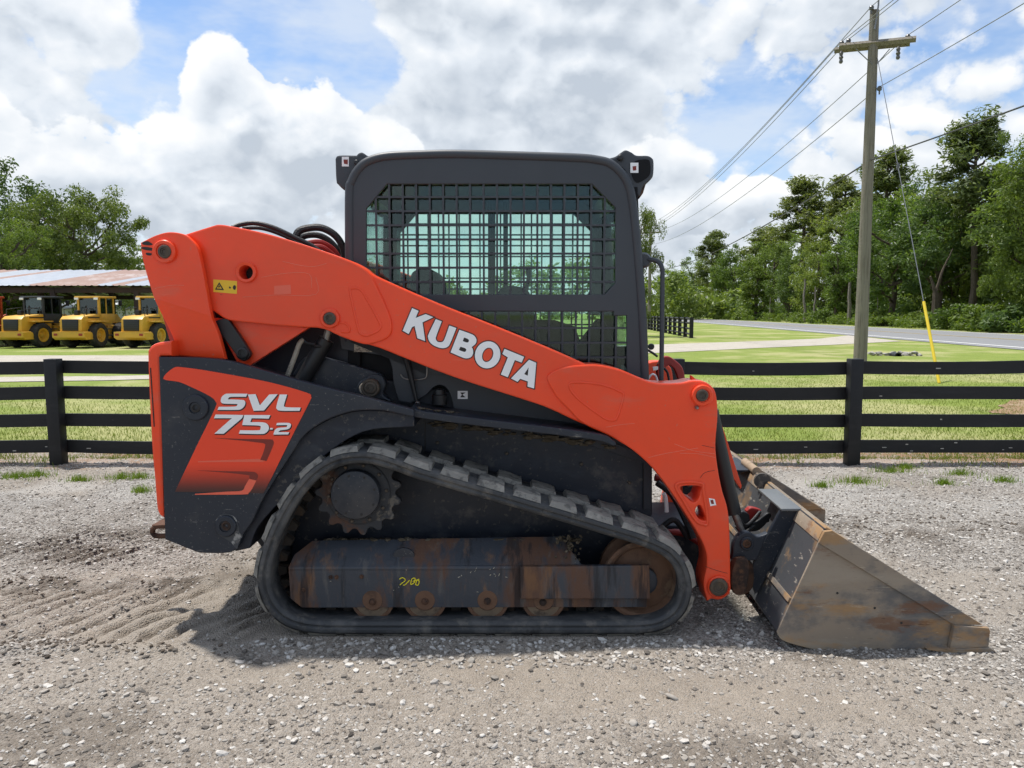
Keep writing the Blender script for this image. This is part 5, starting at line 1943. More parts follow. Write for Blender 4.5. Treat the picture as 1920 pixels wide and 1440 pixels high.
def broad_tree(h, spread, seed, leaf, mat_leaf, per=130, nclump=80, base=.28, bark='bark', clump=.15, lean=0.0, flat=.75, low=False, trunk_r=.028):
    rg = random.Random(seed)
    bm = bmesh.new()
    top = Vector((lean * h, 0, h * .72))
    tr = limb(bm, Vector((0, 0, -.3)), top, h * trunk_r, h * .008, rg, 8, .10)
    centres, radii = [], []
    zc = h * (base + (1 - base) * .5)
    rz = h * (1 - base) * .5
    ends = []
    for k in range(11):
        f = rg.uniform(base * .75, .68)
        st = Vector((0, 0, -.3)).lerp(top, (f * h + .3) / (top.z + .3))
        a = k * 2.4 + rg.uniform(-.4, .4)
        e = Vector((math.cos(a) * spread * rg.uniform(.45, .85), math.sin(a) * spread * rg.uniform(.45, .85), 0))
        e.z = min(h * .95, f * h + rg.uniform(.08, .30) * h)
        limb(bm, st, e, h * .012, h * .003, rg, 5, .25)
        ends.append(e)
        for j in range(2):
            e2 = e + Vector((rg.uniform(-1, 1), rg.uniform(-1, 1), rg.uniform(-.2, .8))) * spread * .3
            limb(bm, e.lerp(st, .35), e2, h * .005, h * .0015, rg, 4, .25)
            ends.append(e2)
    for k in range(nclump):
        if k < len(ends):
            c = ends[k] + Vector((rg.uniform(-.3, .3), rg.uniform(-.3, .3), rg.uniform(-.2, .4)))
        else:
            while True:
                d = Vector((rg.uniform(-1, 1), rg.uniform(-1, 1), rg.uniform(-1, 1)))
                if .35 < d.length < 1:
                    break
            lob = 1 + .22 * math.sin(3 * math.atan2(d.y, d.x) + seed) + .12 * math.sin(5 * d.z + seed * 2)
            c = Vector((d.x * spread * lob + lean * h, d.y * spread * lob, zc + d.z * rz * lob))
            if low and rg.random() < .3:
                c.z *= .5
        centres.append(tuple(c))
        radii.append(h * clump * rg.uniform(.55, 1.25))
    tm = bpy.data.meshes.new('trunk')
    bmesh.ops.recalc_face_normals(bm, faces=bm.faces)
    bm.to_mesh(tm)
    bm.free()
    finish(tm, 60)
    tm.materials.append(M[bark])
    cm = leaf_cloud(centres, radii, per, leaf, seed, flat)
    cm.materials.append(M[mat_leaf])
    return tm, cm


def pine_tree(h, seed, leaf=.20, bare=.55, spread=2.6, per=150, nb=20):
    rg = random.Random(seed)
    bm = bmesh.new()
    top = Vector((rg.uniform(-.03, .03) * h, 0, h * .97))
    limb(bm, Vector((0, 0, -.3)), top, h * .018, h * .004, rg, 9, .05)
    centres, radii = [], []
    for k in range(nb):
        f = bare + (1 - bare) * (k / (nb - 1)) ** .9
        st = Vector((0, 0, 0)).lerp(top, f)
        a = k * 2.4 + rg.uniform(-.5, .5)
        wid = spread * (1.05 - .75 * ((f - bare) / (1 - bare)) ** 1.6) * rg.uniform(.45, 1.1)
        e = st + Vector((math.cos(a) * wid, math.sin(a) * wid, rg.uniform(.02, .09) * h))
        limb(bm, st, e, h * .006, h * .0015, rg, 4, .3)
        centres.append(tuple(e))
        radii.append(rg.uniform(.7, 1.25) * h * .062)
        m = st.lerp(e, .6) + Vector((rg.uniform(-.4, .4), rg.uniform(-.4, .4), rg.uniform(.0, .4)))
        centres.append(tuple(m))
        radii.append(rg.uniform(.5, .9) * h * .05)
    for k in range(4):
        a = rg.uniform(0, 6.28)
        st = Vector((0, 0, h * rg.uniform(.3, bare)))
        limb(bm, st, st + Vector((math.cos(a), math.sin(a), .1)) * rg.uniform(.5, 1.4), h * .003, h * .001, rg, 3, .2)
    tm = bpy.data.meshes.new('trunk')
    bmesh.ops.recalc_face_normals(bm, faces=bm.faces)
    bm.to_mesh(tm)
    bm.free()
    finish(tm, 60)
    tm.materials.append(M['bark'])
    cm = leaf_cloud(centres, radii, per, leaf, seed, .80, elong=1.9)
    cm.materials.append(M['leaf_pine'])
    return tm, cm


def bush_mesh(seed, leaf=.12, per=160, n=14, mat_leaf='leaf_light'):
    rg = random.Random(seed)
    cs, rs = [], []
    bm = bmesh.new()
    for k in range(n):
        a, r = rg.uniform(0, 6.28), rg.random() ** .6
        c = Vector((math.cos(a) * r, math.sin(a) * r, rg.uniform(.25, 1.0) * (1.15 - .5 * r)))
        cs.append(tuple(c))
        rs.append(rg.uniform(.28, .5))
        limb(bm, Vector((c.x * .15, c.y * .15, -.1)), c, .02, .006, rg, 3, .3)
    tm = bpy.data.meshes.new('stems')
    bm.to_mesh(tm)
    bm.free()
    finish(tm, 60)
    tm.materials.append(M['bark'])
    cm = leaf_cloud(cs, rs, per, leaf, seed)
    cm.materials.append(M[mat_leaf])
    return tm, cm


KIND = {
    'big': broad_tree(10.0, 4.6, 3, .17, 'leaf_oak', per=190, nclump=125, base=.16, clump=.092),
    'big2': broad_tree(10.0, 4.2, 8, .20, 'leaf_oak', per=120, nclump=100, base=.2, clump=.095),
    'bright': broad_tree(10.0, 3.4, 5, .125, 'leaf_light', per=230, nclump=120, base=.04, clump=.075, low=True),
    'oak': broad_tree(14.0, 5.0, 11, .25, 'leaf_wood', per=125, nclump=110, base=.22, clump=.085),
    'oak2': broad_tree(13.0, 4.6, 13, .25, 'leaf_light', per=125, nclump=95, base=.20, clump=.09),
    'oak3': broad_tree(13.0, 4.2, 17, .24, 'leaf_wood', per=125, nclump=110, base=.08, clump=.09, low=True),
    'vine': broad_tree(11.0, 2.3, 19, .21, 'leaf_light', per=125, nclump=80, base=.02, clump=.075, low=True),
    'pine': pine_tree(16.0, 23, leaf=.22, per=170, nb=26, spread=2.9),
    'pine2': pine_tree(16.0, 29, leaf=.22, bare=.60, spread=2.5, nb=22, per=170),
    'pine3': pine_tree(15.0, 31, leaf=.22, bare=.35, spread=3.2, nb=32, per=170),
}
BUSH = [bush_mesh(41, .13, 150, 14, 'leaf_light'), bush_mesh(43, .13, 150, 16, 'leaf_wood')]


def plant(name, kind, x, y, scale, rz, label, group=None, cat='tree', squash=1.0, mesh=None):
    tm, cm = mesh or KIND[kind]
    t = thing(name, (x, y, 0), label, cat, group, rz)
    t.scale = (scale * squash, scale * squash, scale)
    nm = 'stems' if cat == 'bush' else 'trunk'
    new_obj(nm, tm, t)
    new_obj('foliage' if cat == 'bush' else 'crown', cm, t)
    return t


def at_px(u, Y):
    return W(u, 600, Y).x


def hscale(v, Y, h):
    return (W(960, v, Y).z) / h


# trees on the left, behind the shed
plant('broadleaf_tree', 'big', at_px(160, 52), 52, hscale(352, 52, 10.0), .4, 'tallest round-crowned broadleaf tree behind the open shed', 'trees behind the shed', squash=.80)
plant('broadleaf_tree', 'big2', at_px(25, 56), 56, hscale(330, 56, 10.0), 1.9, 'dark broadleaf tree rising at the left edge behind a brighter tree', 'trees behind the shed', squash=.85)
plant('broadleaf_tree', 'bright', at_px(12, 45), 45, hscale(398, 45, 10.0), 2.2, 'bright green tree at the left edge, nearest to the shed roof', 'trees behind the shed', squash=1.0)
plant('broadleaf_tree', 'big2', at_px(100, 60), 60, hscale(425, 60, 10.0), 4.1, 'lower dark tree filling the gap between the two tall left trees', 'trees behind the shed', squash=1.25)
plant('broadleaf_tree', 'big2', at_px(250, 64), 64, hscale(465, 64, 10.0), 5.1, 'tree half hidden by the orange arm upright behind the shed', 'trees behind the shed', squash=.7)
for k, (u, Y, v) in enumerate([(-110, 55, 380), (-220, 60, 350), (60, 68, 470), (240, 70, 470)]):
    if u > 0:
        plant('broadleaf_tree', 'oak3', at_px(u, Y), Y, hscale(v, Y, 13), k, ['', '', 'low dark tree seen through the shed left of its front post', 'low dark tree seen through the shed near its right end'][k], 'trees behind the shed', squash=1.6)
    else:
        pass

# roadside woods on the right: the far verge of the road
def beyond(u, off=3.0):
    """point past the far edge of the road, in line with column u"""
    d = D(u, 600)
    d2 = Vector((d.x, d.y))
    base = RA + rn * (RW + off)
    # solve t*d2 = base + s*rd
    det = d2.x * (-rd.y) + rd.x * d2.y
    t = (base.x * (-rd.y) + rd.x * base.y) / det
    return Vector((d2.x * t, d2.y * t))


SINGLE = [  # kind, column, offset, top row, squash, label
    ('bright', 1932, 4.5, 236, .62, 'bright green leafy tree at the right edge by the road'),
    ('pine', 1822, 8, 238, 1.35, 'tall open-crowned pine standing highest left of the bright right-hand tree'),
    ('oak2', 1672, 5, 372, 1.1, 'light green spreading tree just right of the utility pole'),
    ('oak', 1760, 7, 345, 1.0, 'dark oak between the light spreading tree and the tallest pine'),
    ('pine3', 1660, 16, 300, 1.35, 'broad dark pine whose crown shows at both sides of the utility pole'),
    ('pine2', 1502, 10, 350, 1.5, 'slender dark pine with a round top standing alone left of the utility pole'),
    ('pine3', 1572, 14, 345, 1.25, 'dense dark pine between the slender pine and the utility pole'),
    ('vine', 1568, 4, 455, 1.1, 'bright vine-covered trunk left of the utility pole'),
    ('oak3', 1532, 8, 440, .9, 'dark leaning tree beneath the slender pine'),
    ('oak', 1448, 8, 440, .9, 'mid-green tree left of the slender pine'),
    ('vine', 1418, 4, 485, 1.3, 'vine-draped tree with a bare pale trunk showing above the road'),
    ('oak2', 1375, 7, 462, .9, 'rounded light green tree in the middle of the roadside woods'),
    ('pine3', 1332, 9, 443, 1.5, 'dark pine peaking above the left part of the roadside woods'),
    ('oak3', 1300, 6, 482, .9, 'dark tree below the left pine of the roadside woods'),
    ('pine2', 1432, 14, 438, 1.9, 'flat-topped pine showing above the rounded light tree'),
    ('oak', 1268, 6, 500, .9, 'small far tree near the end of the roadside woods'),
    ('oak3', 1245, 7, 512, .9, 'tiny far tree beside the distant road bend'),
    ('oak3', 1620, 9, 400, 1.0, 'dark tree hidden partly behind the utility pole'),
    ('oak3', 1705, 12, 400, 1.1, 'dark tree standing behind the light spreading tree'),
    ('oak3', 1790, 11, 400, 1.0, 'dark tree below the tallest pine'),
    ('oak', 1868, 11, 330, .95, 'dark oak filling the space between tallest pine and bright right-hand tree'),
    ('oak', 1975, 7, 250, 1.0, 'dark tree cut off by the right edge of the picture'),
    ('oak3', 1480, 6, 468, .9, 'leafy tree at the foot of the slender pine'),
    ('oak2', 1345, 5, 505, .9, 'low light green tree by the road below the left pine'),
]
HT = {'bright': 10, 'pine': 16, 'pine2': 16, 'pine3': 15, 'oak': 14, 'oak2': 13, 'oak3': 13, 'vine': 11, 'big': 10, 'big2': 10}
for k, (kd, u, off, v, sq, lab) in enumerate(SINGLE):
    p = beyond(u, off)
    plant('pine_tree' if 'pine' in kd else 'broadleaf_tree', kd, p.x, p.y, hscale(v, p.y, HT[kd]), k * 1.7, lab, 'trees along the far side of the road', squash=sq)

# the depth of the wood behind that first row reads as one mass
wc, wr = [], []
rg = random.Random(99)
for k in range(1250):
    u = rg.uniform(1228, 2080)
    off = rg.uniform(9, 26)
    p = beyond(u, off)
    line = np.interp(u, [1228, 1330, 1420, 1500, 1600, 1700, 1820, 1920, 2080], [520, 475, 465, 430, 375, 360, 345, 320, 290])
    ztop = W(960, line, p.y).z
    wc.append((p.x, p.y, rg.uniform(.0, 1.0) ** 1.25 * ztop))
    wr.append(rg.uniform(1.0, 2.0))
me = leaf_cloud(wc, wr, 60, .42, 77, .8)
me.materials.append(M['leaf_wood'])
tag(new_obj('dense_woodland', me), kind='stuff')
for k in range(420):
    p = beyond(rg.uniform(2080, 3000), rg.uniform(4, 22))
    wc.append((p.x, p.y, rg.uniform(0, 1) ** 1.2 * 13))
    wr.append(rg.uniform(1.0, 2.0))
me3 = leaf_cloud(wc[-420:], wr[-420:], 60, .42, 76, .8)
me3.materials.append(M['leaf_wood'])
tag(new_obj('woodland_edge', me3), kind='stuff')
for k in range(330):
    p = beyond(rg.uniform(1226, 1700), rg.uniform(6, 20))
    wc.append((p.x, p.y, rg.uniform(0, 3.2)))
    wr.append(rg.uniform(1.0, 1.8))
me2 = leaf_cloud(wc[-330:], wr[-330:], 70, .40, 78, .8)
me2.materials.append(M['leaf_wood'])
tag(new_obj('woodland_understorey', me2), kind='stuff')
# low growth along the wood's edge
wc, wr = [], []
for k in range(330):
    u = rg.uniform(1232, 2060)
    p = beyond(u, rg.uniform(1.6, 5.0))
    z = rg.uniform(.0, 1.0) ** 1.5
    wc.append((p.x, p.y, .15 + z * 1.1))
    wr.append(rg.uniform(.4, .85))
me = leaf_cloud(wc, wr, 75, .20, 79, .7)
me.materials.append(M['leaf_light'])
tag(new_obj('roadside_undergrowth', me), kind='stuff')
BL = [(1795, 3.2, 2.1, 'bright round bush by the road below the tallest pine'), (1770, 3.6, 1.5, 'smaller bush next to the bright round roadside bush'), (1870, 3.0, 2.0, 'grey-green bush at the foot of the bright right-hand tree'),
      (1900, 2.4, 1.8, 'leafy bush at the right edge by the road'), (1545, 3.5, 1.8, 'bush at the foot of the vine-covered trunk'), (1655, 3.4, 1.6, 'low bush just right of the utility pole foot'), (1400, 3.6, 2.2, 'bush below the vine-draped tree with pale trunk')]
for k, (u, off, s, lab) in enumerate(BL):
    p = beyond(u, off)
    plant('roadside_bush', None, p.x, p.y, s, k * 1.3, lab, 'bushes at the edge of the woods', 'bush', mesh=BUSH[k % 2])
# bare trunks that show between the leaves
for u, v0, hh, r, lab in ((1508, 606, 6.2, .22, 'bare upright tree trunk left of the vine-covered trunk'), (1526, 606, 5.0, .18, 'second bare trunk close to the vine-covered trunk'),
                          (1592, 608, 5.0, .30, 'thick shaded trunk just left of the utility pole'), (1442, 600, 4.0, .14, 'thin pale dead trunk in the middle of the roadside woods'),
                          (1648, 604, 3.4, .06, 'thin white stick-like trunk right of the utility pole')):
    p = beyond(u, 3.4)
    bm = bmesh.new()
    rg2 = random.Random(int(u))
    limb(bm, Vector((p.x, p.y, -.2)), Vector((p.x + rg2.uniform(-.3, .3), p.y, hh)), r, r * .55, rg2, 6, .08)
    tag(bm_obj('bare_trunk', bm, 'bark_pale'), lab, 'tree trunk', 'bare trunks at the wood edge')
p = beyond(1752, 3.0)
ft = thing('forked_tree', (p.x, p.y, 0), 'pale forked bare tree trunk among the roadside bushes', 'tree trunk')
bm = bmesh.new()
rg2 = random.Random(5)
b0, b1 = Vector((p.x, p.y, -.2)), Vector((p.x - .05, p.y, 3.2))
limb(bm, b0, b1, .30, .24, rg2, 5, .1)
bm_obj('trunk', bm, 'bark', ft)
for e, r in ((Vector((p.x - .55, p.y, 4.6)), .16), (Vector((p.x + .7, p.y, 5.6)), .15), (Vector((p.x + 1.3, p.y, 7.0)), .07)):
    bm = bmesh.new()
    limb(bm, b1 if r > .1 else Vector((p.x + .7, p.y, 5.6)), e, r, r * .6, rg2, 5, .1)
    bm_obj('branch', bm, 'bark', ft)

# the far tree line across the fields, seen through the cab and under the shed roof
wc, wr = [], []
for k in range(1400):
    x = rg.uniform(-260, 48)
    y = 165 + rg.uniform(0, 20) - abs(x + 30) * .12
    zt = 9.5 + 3.5 * math.sin(x * .11) + 2.0 * math.sin(x * .37 + 1)
    wc.append((x, y, rg.uniform(.05, 1) * zt))
    wr.append(rg.uniform(1.4, 2.8))
me = leaf_cloud(wc, wr, 40, .8, 81, .8)
me.materials.append(M['leaf_wood'])
tag(new_obj('distant_treeline', me), kind='stuff')
wc, wr = [], []
for k in range(220):
    x = rg.uniform(-62, -30)
    y = 66 + rg.uniform(0, 8)
    wc.append((x, y, rg.uniform(.05, 1) * 5.0))
    wr.append(rg.uniform(.8, 1.6))
me = leaf_cloud(wc, wr, 60, .35, 83, .8)
me.materials.append(M['leaf_wood'])
tag(new_obj('shed_hedge', me), kind='stuff')
# tree peeping out right of the cab
plant('broadleaf_tree', 'big', at_px(1180, 46), 46, hscale(372, 46, 10.0), 2.4, 'airy tree mostly hidden behind the cab, leaves showing at its right side', 'trees beyond the lawn', squash=.42)

# ================================================================== open shed with parked wheel loaders
M['roof_tin'] = mat('galvanised_roof', (.40, .425, .46), .42, metal=.35, layers=[((.30, .31, .33), 1.2, .5, .7, .5, None)])
M['roof_rust'] = mat('rusted_roof', (.30, .19, .15), .6, metal=.1, layers=[((.46, .40, .38), .8, .5, .65, .8, None), ((.22, .10, .06), 1.6, .55, .7, .6, None)])
M['shed_wood'] = mat('dark_shed_timber', (.055, .038, .030), .85, layers=[((.10, .06, .045), 3, .5, .7, .6, None)])
SY0, SY1, SY2 = 33.0, 41.0, 49.0
ZE = W(960, 536, SY0).z
ZR = W(960, 507, SY1).z
sx0, sx1 = W(-420, 600, SY0).x, W(345, 600, SY0).x
shed = thing('open_shed', ((sx0 + sx1) / 2, SY1, 0), 'long open-sided shed with rust-streaked tin roof on the left', 'shed')
nsh = 30
wd = (sx1 - sx0) / nsh
for side_ in (0, 1):
    for k in range(nsh):
        x0 = sx0 + k * wd
        bm = bmesh.new()
        prof = []
        for j in range(9):
            f = j / 8
            prof.append((x0 + f * wd, .03 if j % 4 in (1,) else (.045 if j == 0 else 0.0)))
        ya, yb = (SY0 - .3, SY1) if side_ == 0 else (SY2, SY1)
        rows = []
        for x, dz in prof:
            rows.append((bm.verts.new((x, ya, ZE + dz)), bm.verts.new((x, yb, ZR + dz))))
        for a, b in zip(rows, rows[1:]):
            bm.faces.new((a[0], b[0], b[1], a[1]))
        bmesh.ops.recalc_face_normals(bm, faces=bm.faces)
        u = CU + F_PX * (x0 + wd / 2) / SY0
        rusty = (80 < u < 135) or (150 < u < 185) or (215 < u < 235) or random.random() < .2
        bm_obj('roof_sheet', bm, 'roof_rust' if (rusty and side_ == 0) else 'roof_tin', shed)
for y, z in ((SY0 + .1, ZE - .16), (SY2 - .1, ZE - .16), (SY1, ZR - .16)):
    box('roof_beam', (sx0, y - .08, z - .13), (sx1, y + .08, z + .10), 'shed_wood', shed)
for k in range(12):
    x = sx0 + (k + .5) * (sx1 - sx0) / 12
    for ya, yb in ((SY0, SY1), (SY2, SY1)):
        bm = bmesh.new()
        add_tube(bm, [Vector((x, ya, ZE - .06)), Vector((x, yb, ZR - .06))], .06, 4)
        bm_obj('rafter', bm, 'shed_wood', shed)
for u in (-220, -60, 103, 259):
    x = W(u, 600, SY0 + .1).x
    box('shed_post', (x - .10, SY0, -.2), (x + .10, SY0 + .2, ZE - .12), 'shed_wood', shed)
for u in (-100, 79, 212, 300):
    x = W(u, 600, SY1).x
    box('shed_post', (x - .12, SY1 - .1, -.2), (x + .12, SY1 + .1, ZR - .2), 'shed_wood', shed)
for u in (-40, 60, 180, 280):
    x = W(u, 600, SY2).x
    box('shed_post', (x - .10, SY2 - .2, -.2), (x + .10, SY2, ZE - .12), 'shed_wood', shed)

M['cat_yellow'] = mat('machine_yellow', (.64, .355, .035), .42, layers=[((.35, .22, .06), 2.5, .5, .7, .5, None), ((.12, .09, .05), 6, .62, .74, .5, None)])
M['deere_orange'] = mat('machine_orange', (.50, .065, .02), .45, layers=[((.2, .05, .03), 4, .5, .7, .5, None)])
M['tyre'] = mat('loader_tyre', (.022, .021, .020), .85, layers=[((.12, .105, .085), 4, .5, .7, .6, None)])
M['grey_machine'] = mat('charcoal_machine', (.03, .032, .035), .5)


def wheel_loader(name, label, group, x, y, rz, body='cat_yellow', cabm='cat_yellow', s=1.0, top=True):
    """articulated loader; local -x is the engine end that faces the camera side"""
    t = thing(name, (x, y, 0), label, 'wheel loader', group, rz)
    t.scale = (s, s, s)
    bm = bmesh.new()      # hood with sloped rear corner
    prof = [(-1.55, .62), (-1.62, .80), (-1.58, 1.36), (-1.40, 1.50), (-.35, 1.60), (.25, 1.60), (.25, .55), (-1.0, .50)]
    me = curve_mesh([[(a, b) for a, b in prof]], 1.10, .05)
    finish(me, 40)
    hood = new_obj('engine_hood', me, t, body)
    box('radiator_grille', (-1.635, -.40, .82), (-1.585, .40, 1.36), 'black', t, .015, local=True)
    for k in range(5):
        box('grille_slat', (-1.645, -.36, .88 + k * .095), (-1.632, .36, .90 + k * .095), 'grey_machine', t, 0, local=True)
    for yy in (-.55, .55):
        for k in range(4):
            box('side_vent', (-1.20 + k * .11, yy - .012 * (1 if yy > 0 else -1) - .008, .95), (-1.13 + k * .11, yy + .008, 1.35), 'black', hood, 0, local=True)
    me = curve_mesh([[(-1.80, .52), (-1.80, .78), (-1.30, .78), (-1.05, .66), (-1.05, .42), (-1.62, .40)]], 1.62, .04)
    finish(me, 40)
    cw = new_obj('counterweight', me, t, body)
    for yy in (-.62, .62):
        box('tail_lamp', (-1.815, yy - .09, .60), (-1.79, yy + .09, .70), 'red_part', cw, .005, local=True)
    # cab
    fr = cabm
    cabp = bm_cab = bmesh.new()
    for yy in (-.52, .52):
        for xa, xb in ((-.25, -.16), (.82, .92)):
            add_box(bm_cab, (xa, yy - .05, 1.45), (xb, yy + .05, 2.36))
        add_box(bm_cab, (.28, yy - .035, 1.45), (.34, yy + .035, 2.36))
    add_box(bm_cab, (-.25, -.57, 1.15), (.92, .57, 1.62), .03)
    cb = bm_obj('cab_frame', bm_cab, fr, t, local=True)
    box('cab_roof', (-.36, -.64, 2.36), (1.02, .64, 2.46), fr, cb, .03, local=True)
    for yy in (-.525, .525):
        box('cab_window', (-.17, yy - .006, 1.62), (.28, yy + .006, 2.36), 'glass_dark', cb, 0, local=True)
        box('cab_window', (.34, yy - .006, 1.3 if cabm == 'cat_yellow' else 1.62), (.82, yy + .006, 2.36), 'glass_dark', cb, 0, local=True)
    for xx in (-.205, .87):
        box('cab_window', (xx - .006, -.47, 1.62), (xx + .006, .47, 2.36), 'glass_dark', cb, 0, local=True)
    box('driver_seat', (.10, -.22, 1.62), (.28, .22, 2.08), 'cab_dark', cb, .04, local=True)
    # chassis and front frame
    box('rear_chassis', (-1.1, -.42, .42), (.5, .42, .75), 'grey_machine', t, .03, local=True)
    box('front_chassis', (.55, -.42, .38), (1.9, .42, 1.05), body, t, .05, local=True)
    for yy in (-.36, .36):
        me = curve_mesh([[(1.05, 1.50), (1.35, 1.60), (2.4, .85), (2.75, .30), (2.55, .25), (2.2, .72), (1.2, 1.2)]], .09, .01)
        finish(me, 40)
        me.transform(Matrix.Translation((0, yy, 0)))
        new_obj('lift_arm', me, t, body)
    me = curve_mesh([[(2.55, .95), (2.62, .95), (2.66, .25), (2.9, .10), (3.35, .06), (3.35, .03), (2.85, .04), (2.58, .20)]], 1.95, .01)
    finish(me, 40)
    new_obj('front_bucket', me, t, 'grey_machine')
    for xw in (-.62, 1.28):
        for yy in (-.68, .68):
            sg = 1 if yy > 0 else -1
            R_, w_ = .60, .40
            bmw = bmesh.new()
            prof = [(.33, -.13), (.36, -.19), (.52, -.20), (.575, -.17), (.60, -.10), (.60, .10), (.575, .17), (.52, .20), (.36, .19), (.33, .13)]
            n = 40
            rings = []
            for r, d in prof:
                rings.append([bmw.verts.new((xw + r * math.cos(2 * math.pi * k / n) * (1.0 if r < .57 or k % 2 else .94), yy + d, .60 + r * math.sin(2 * math.pi * k / n) * (1.0 if r < .57 or k % 2 else .94))) for k in range(n)])
            for a, b in zip(rings, rings[1:] + rings[:1]):
                for k in range(n):
                    bmw.faces.new((a[k], a[(k + 1) % n], b[(k + 1) % n], b[k]))
            bmesh.ops.recalc_face_normals(bmw, faces=bmw.faces)
            ty = bm_obj('tyre', bmw, 'tyre', t, local=True)
            bmr = bmesh.new()
            rings = []
            for r, d in [(.335, .10), (.33, .17), (.27, .16), (.24, .06), (.12, .05), (.10, .10), (.02, .11)]:
                rings.append([bmr.verts.new((xw + r * math.cos(2 * math.pi * k / 24), yy + d * sg, .60 + r * math.sin(2 * math.pi * k / 24))) for k in range(24)])
            for a, b in zip(rings, rings[1:]):
                for k in range(24):
                    bmr.faces.new((a[k], a[(k + 1) % 24], b[(k + 1) % 24], b[k]))
            bmr.faces.new(rings[-1])
            bmesh.ops.recalc_face_normals(bmr, faces=bmr.faces)
            bm_obj('wheel_rim', bmr, body, ty, local=True)
        for yy in (-.68, .68):
            if xw < 0:
                box('fender', (xw - .55, yy - .2, 1.22), (xw + .62, yy + .2, 1.28), body, t, .015, local=True)
    L0 = t.location
    for yy in (-.50, .50):
        tube('hand_rail', [L0 + Vector((-1.3, yy, 1.5)), L0 + Vector((-1.3, yy, 1.82)), L0 + Vector((-.4, yy, 1.92)), L0 + Vector((-.4, yy, 1.6))], .02, 'grey_machine', t, n=6)
        tube('mirror_arm', [L0 + Vector((.9, yy, 2.25)), L0 + Vector((1.0, yy * 1.7, 2.2))], .015, 'black', t, n=6)
        box('mirror', (.96, yy * 1.7 - .09, 2.0), (1.0, yy * 1.7 + .09, 2.28), 'black', t, .01, local=True)
        box('step', (-.05, yy * 1.3 - .12, .55), (.45, yy * 1.3 + .12, .60), 'grey_machine', t, .01, local=True)
        box('step', (.0, yy * 1.25 - .1, .85), (.4, yy * 1.25 + .1, .90), 'grey_machine', t, .01, local=True)
        box('hood_stripe', (-1.1, yy * 1.1 + .002 * (1 if yy > 0 else -1) - .004, 1.40), (-.2, yy * 1.1 + .002 * (1 if yy > 0 else -1) + .004, 1.46), 'black', hood, 0, local=True)
        box('work_light', (-.42, yy - .1, 2.28), (-.36, yy + .1, 2.38), 'white', cb, .01, local=True)
    box('air_intake', (-.9, .1, 1.5), (-.7, .3, 1.78), 'black', t, .02, local=True)
    tube('exhaust_pipe', [t.location + Vector((-.7, -.2, 1.5)), t.location + Vector((-.7, -.2, 2.0))], .04, 'black', t)
    return t


LZ = 31.4
RZL = R(84)
wl_s = .84
for u, lab, cabm, bodym, nm in ((170, 'yellow wheel loader with yellow cab, in the middle of the three by the shed', 'cat_yellow', 'cat_yellow', 'wheel_loader'),
                                (66, 'yellow wheel loader with a dark cab, leftmost of the three by the shed', 'grey_machine', 'cat_yellow', 'wheel_loader'),
                                (287, 'yellow wheel loader half hidden behind the orange arm upright', 'cat_yellow', 'cat_yellow', 'wheel_loader'),
                                (-42, 'orange loader cut off by the left edge beside the dark-cab loader', 'deere_orange', 'deere_orange', 'wheel_loader')):
    wheel_loader(nm, lab, 'wheel loaders parked by the shed', W(u, 600, LZ).x, LZ + (u % 7) * .06, RZL + (u % 11 - 5) * .018, bodym, cabm, wl_s)
# a pale low building far behind the shed
wb = thing('white_barn', (W(190, 600, 64).x, 64, 0), 'low white building glimpsed far behind the shed', 'building')
bx0, bx1 = W(115, 600, 64).x, W(262, 600, 64).x
box('wall', (bx0, 63, -.2), (bx1, 69, 1.75), mat('white_siding', (.66, .68, .70), .7), wb)
me = curve_mesh([[(62.6, 1.75), (69.4, 1.75), (66, 2.5)]], bx1 - bx0 + .6, .02)
me.transform(Matrix(((0, 1, 0, 0), (1, 0, 0, 0), (0, 0, 1, 0), (0, 0, 0, 1))))
me.transform(Matrix.Translation(Vector(((bx0 + bx1) / 2, 0, 0)) - wb.location))
new_obj('roof', me, wb, 'roof_tin')

# ================================================================== utility poles and wires
M['pole'] = mat('weathered_pole', (.225, .205, .17), .9, spec=.15, layers=[((.12, .105, .085), 5, .45, .65, .7, (5, 5, .25)), ((.28, .26, .21), 8, .55, .7, .5, (5, 5, .2))], bmp=(20, .5, .02))
M['insul'] = mat('insulator_porcelain', (.10, .10, .105), .3)
M['wire'] = mat('cable_black', (.045, .047, .052), .6)
M['wire_grey'] = mat('cable_grey', (.20, .205, .22), .5, metal=.4)
P1 = Vector((W(1612, 690, 19.3).x, 19.3, 0))
topz = W(1640, 20, 19.3).z
lean = W(1640, 20, 19.3).x - P1.x
pole = thing('utility_pole', P1, 'weathered wooden utility pole with crossarm beside the road', 'utility pole')
tube('pole_shaft', [P1 + Vector((0, 0, -.5)), P1 + Vector((lean * .5, 0, topz * .5)), P1 + Vector((lean, 0, topz))], [.165, .135, .105], 'pole', pole, n=18)


def at1(u, v, dy=0.0):
    return W(u, v, 19.3 + dy)


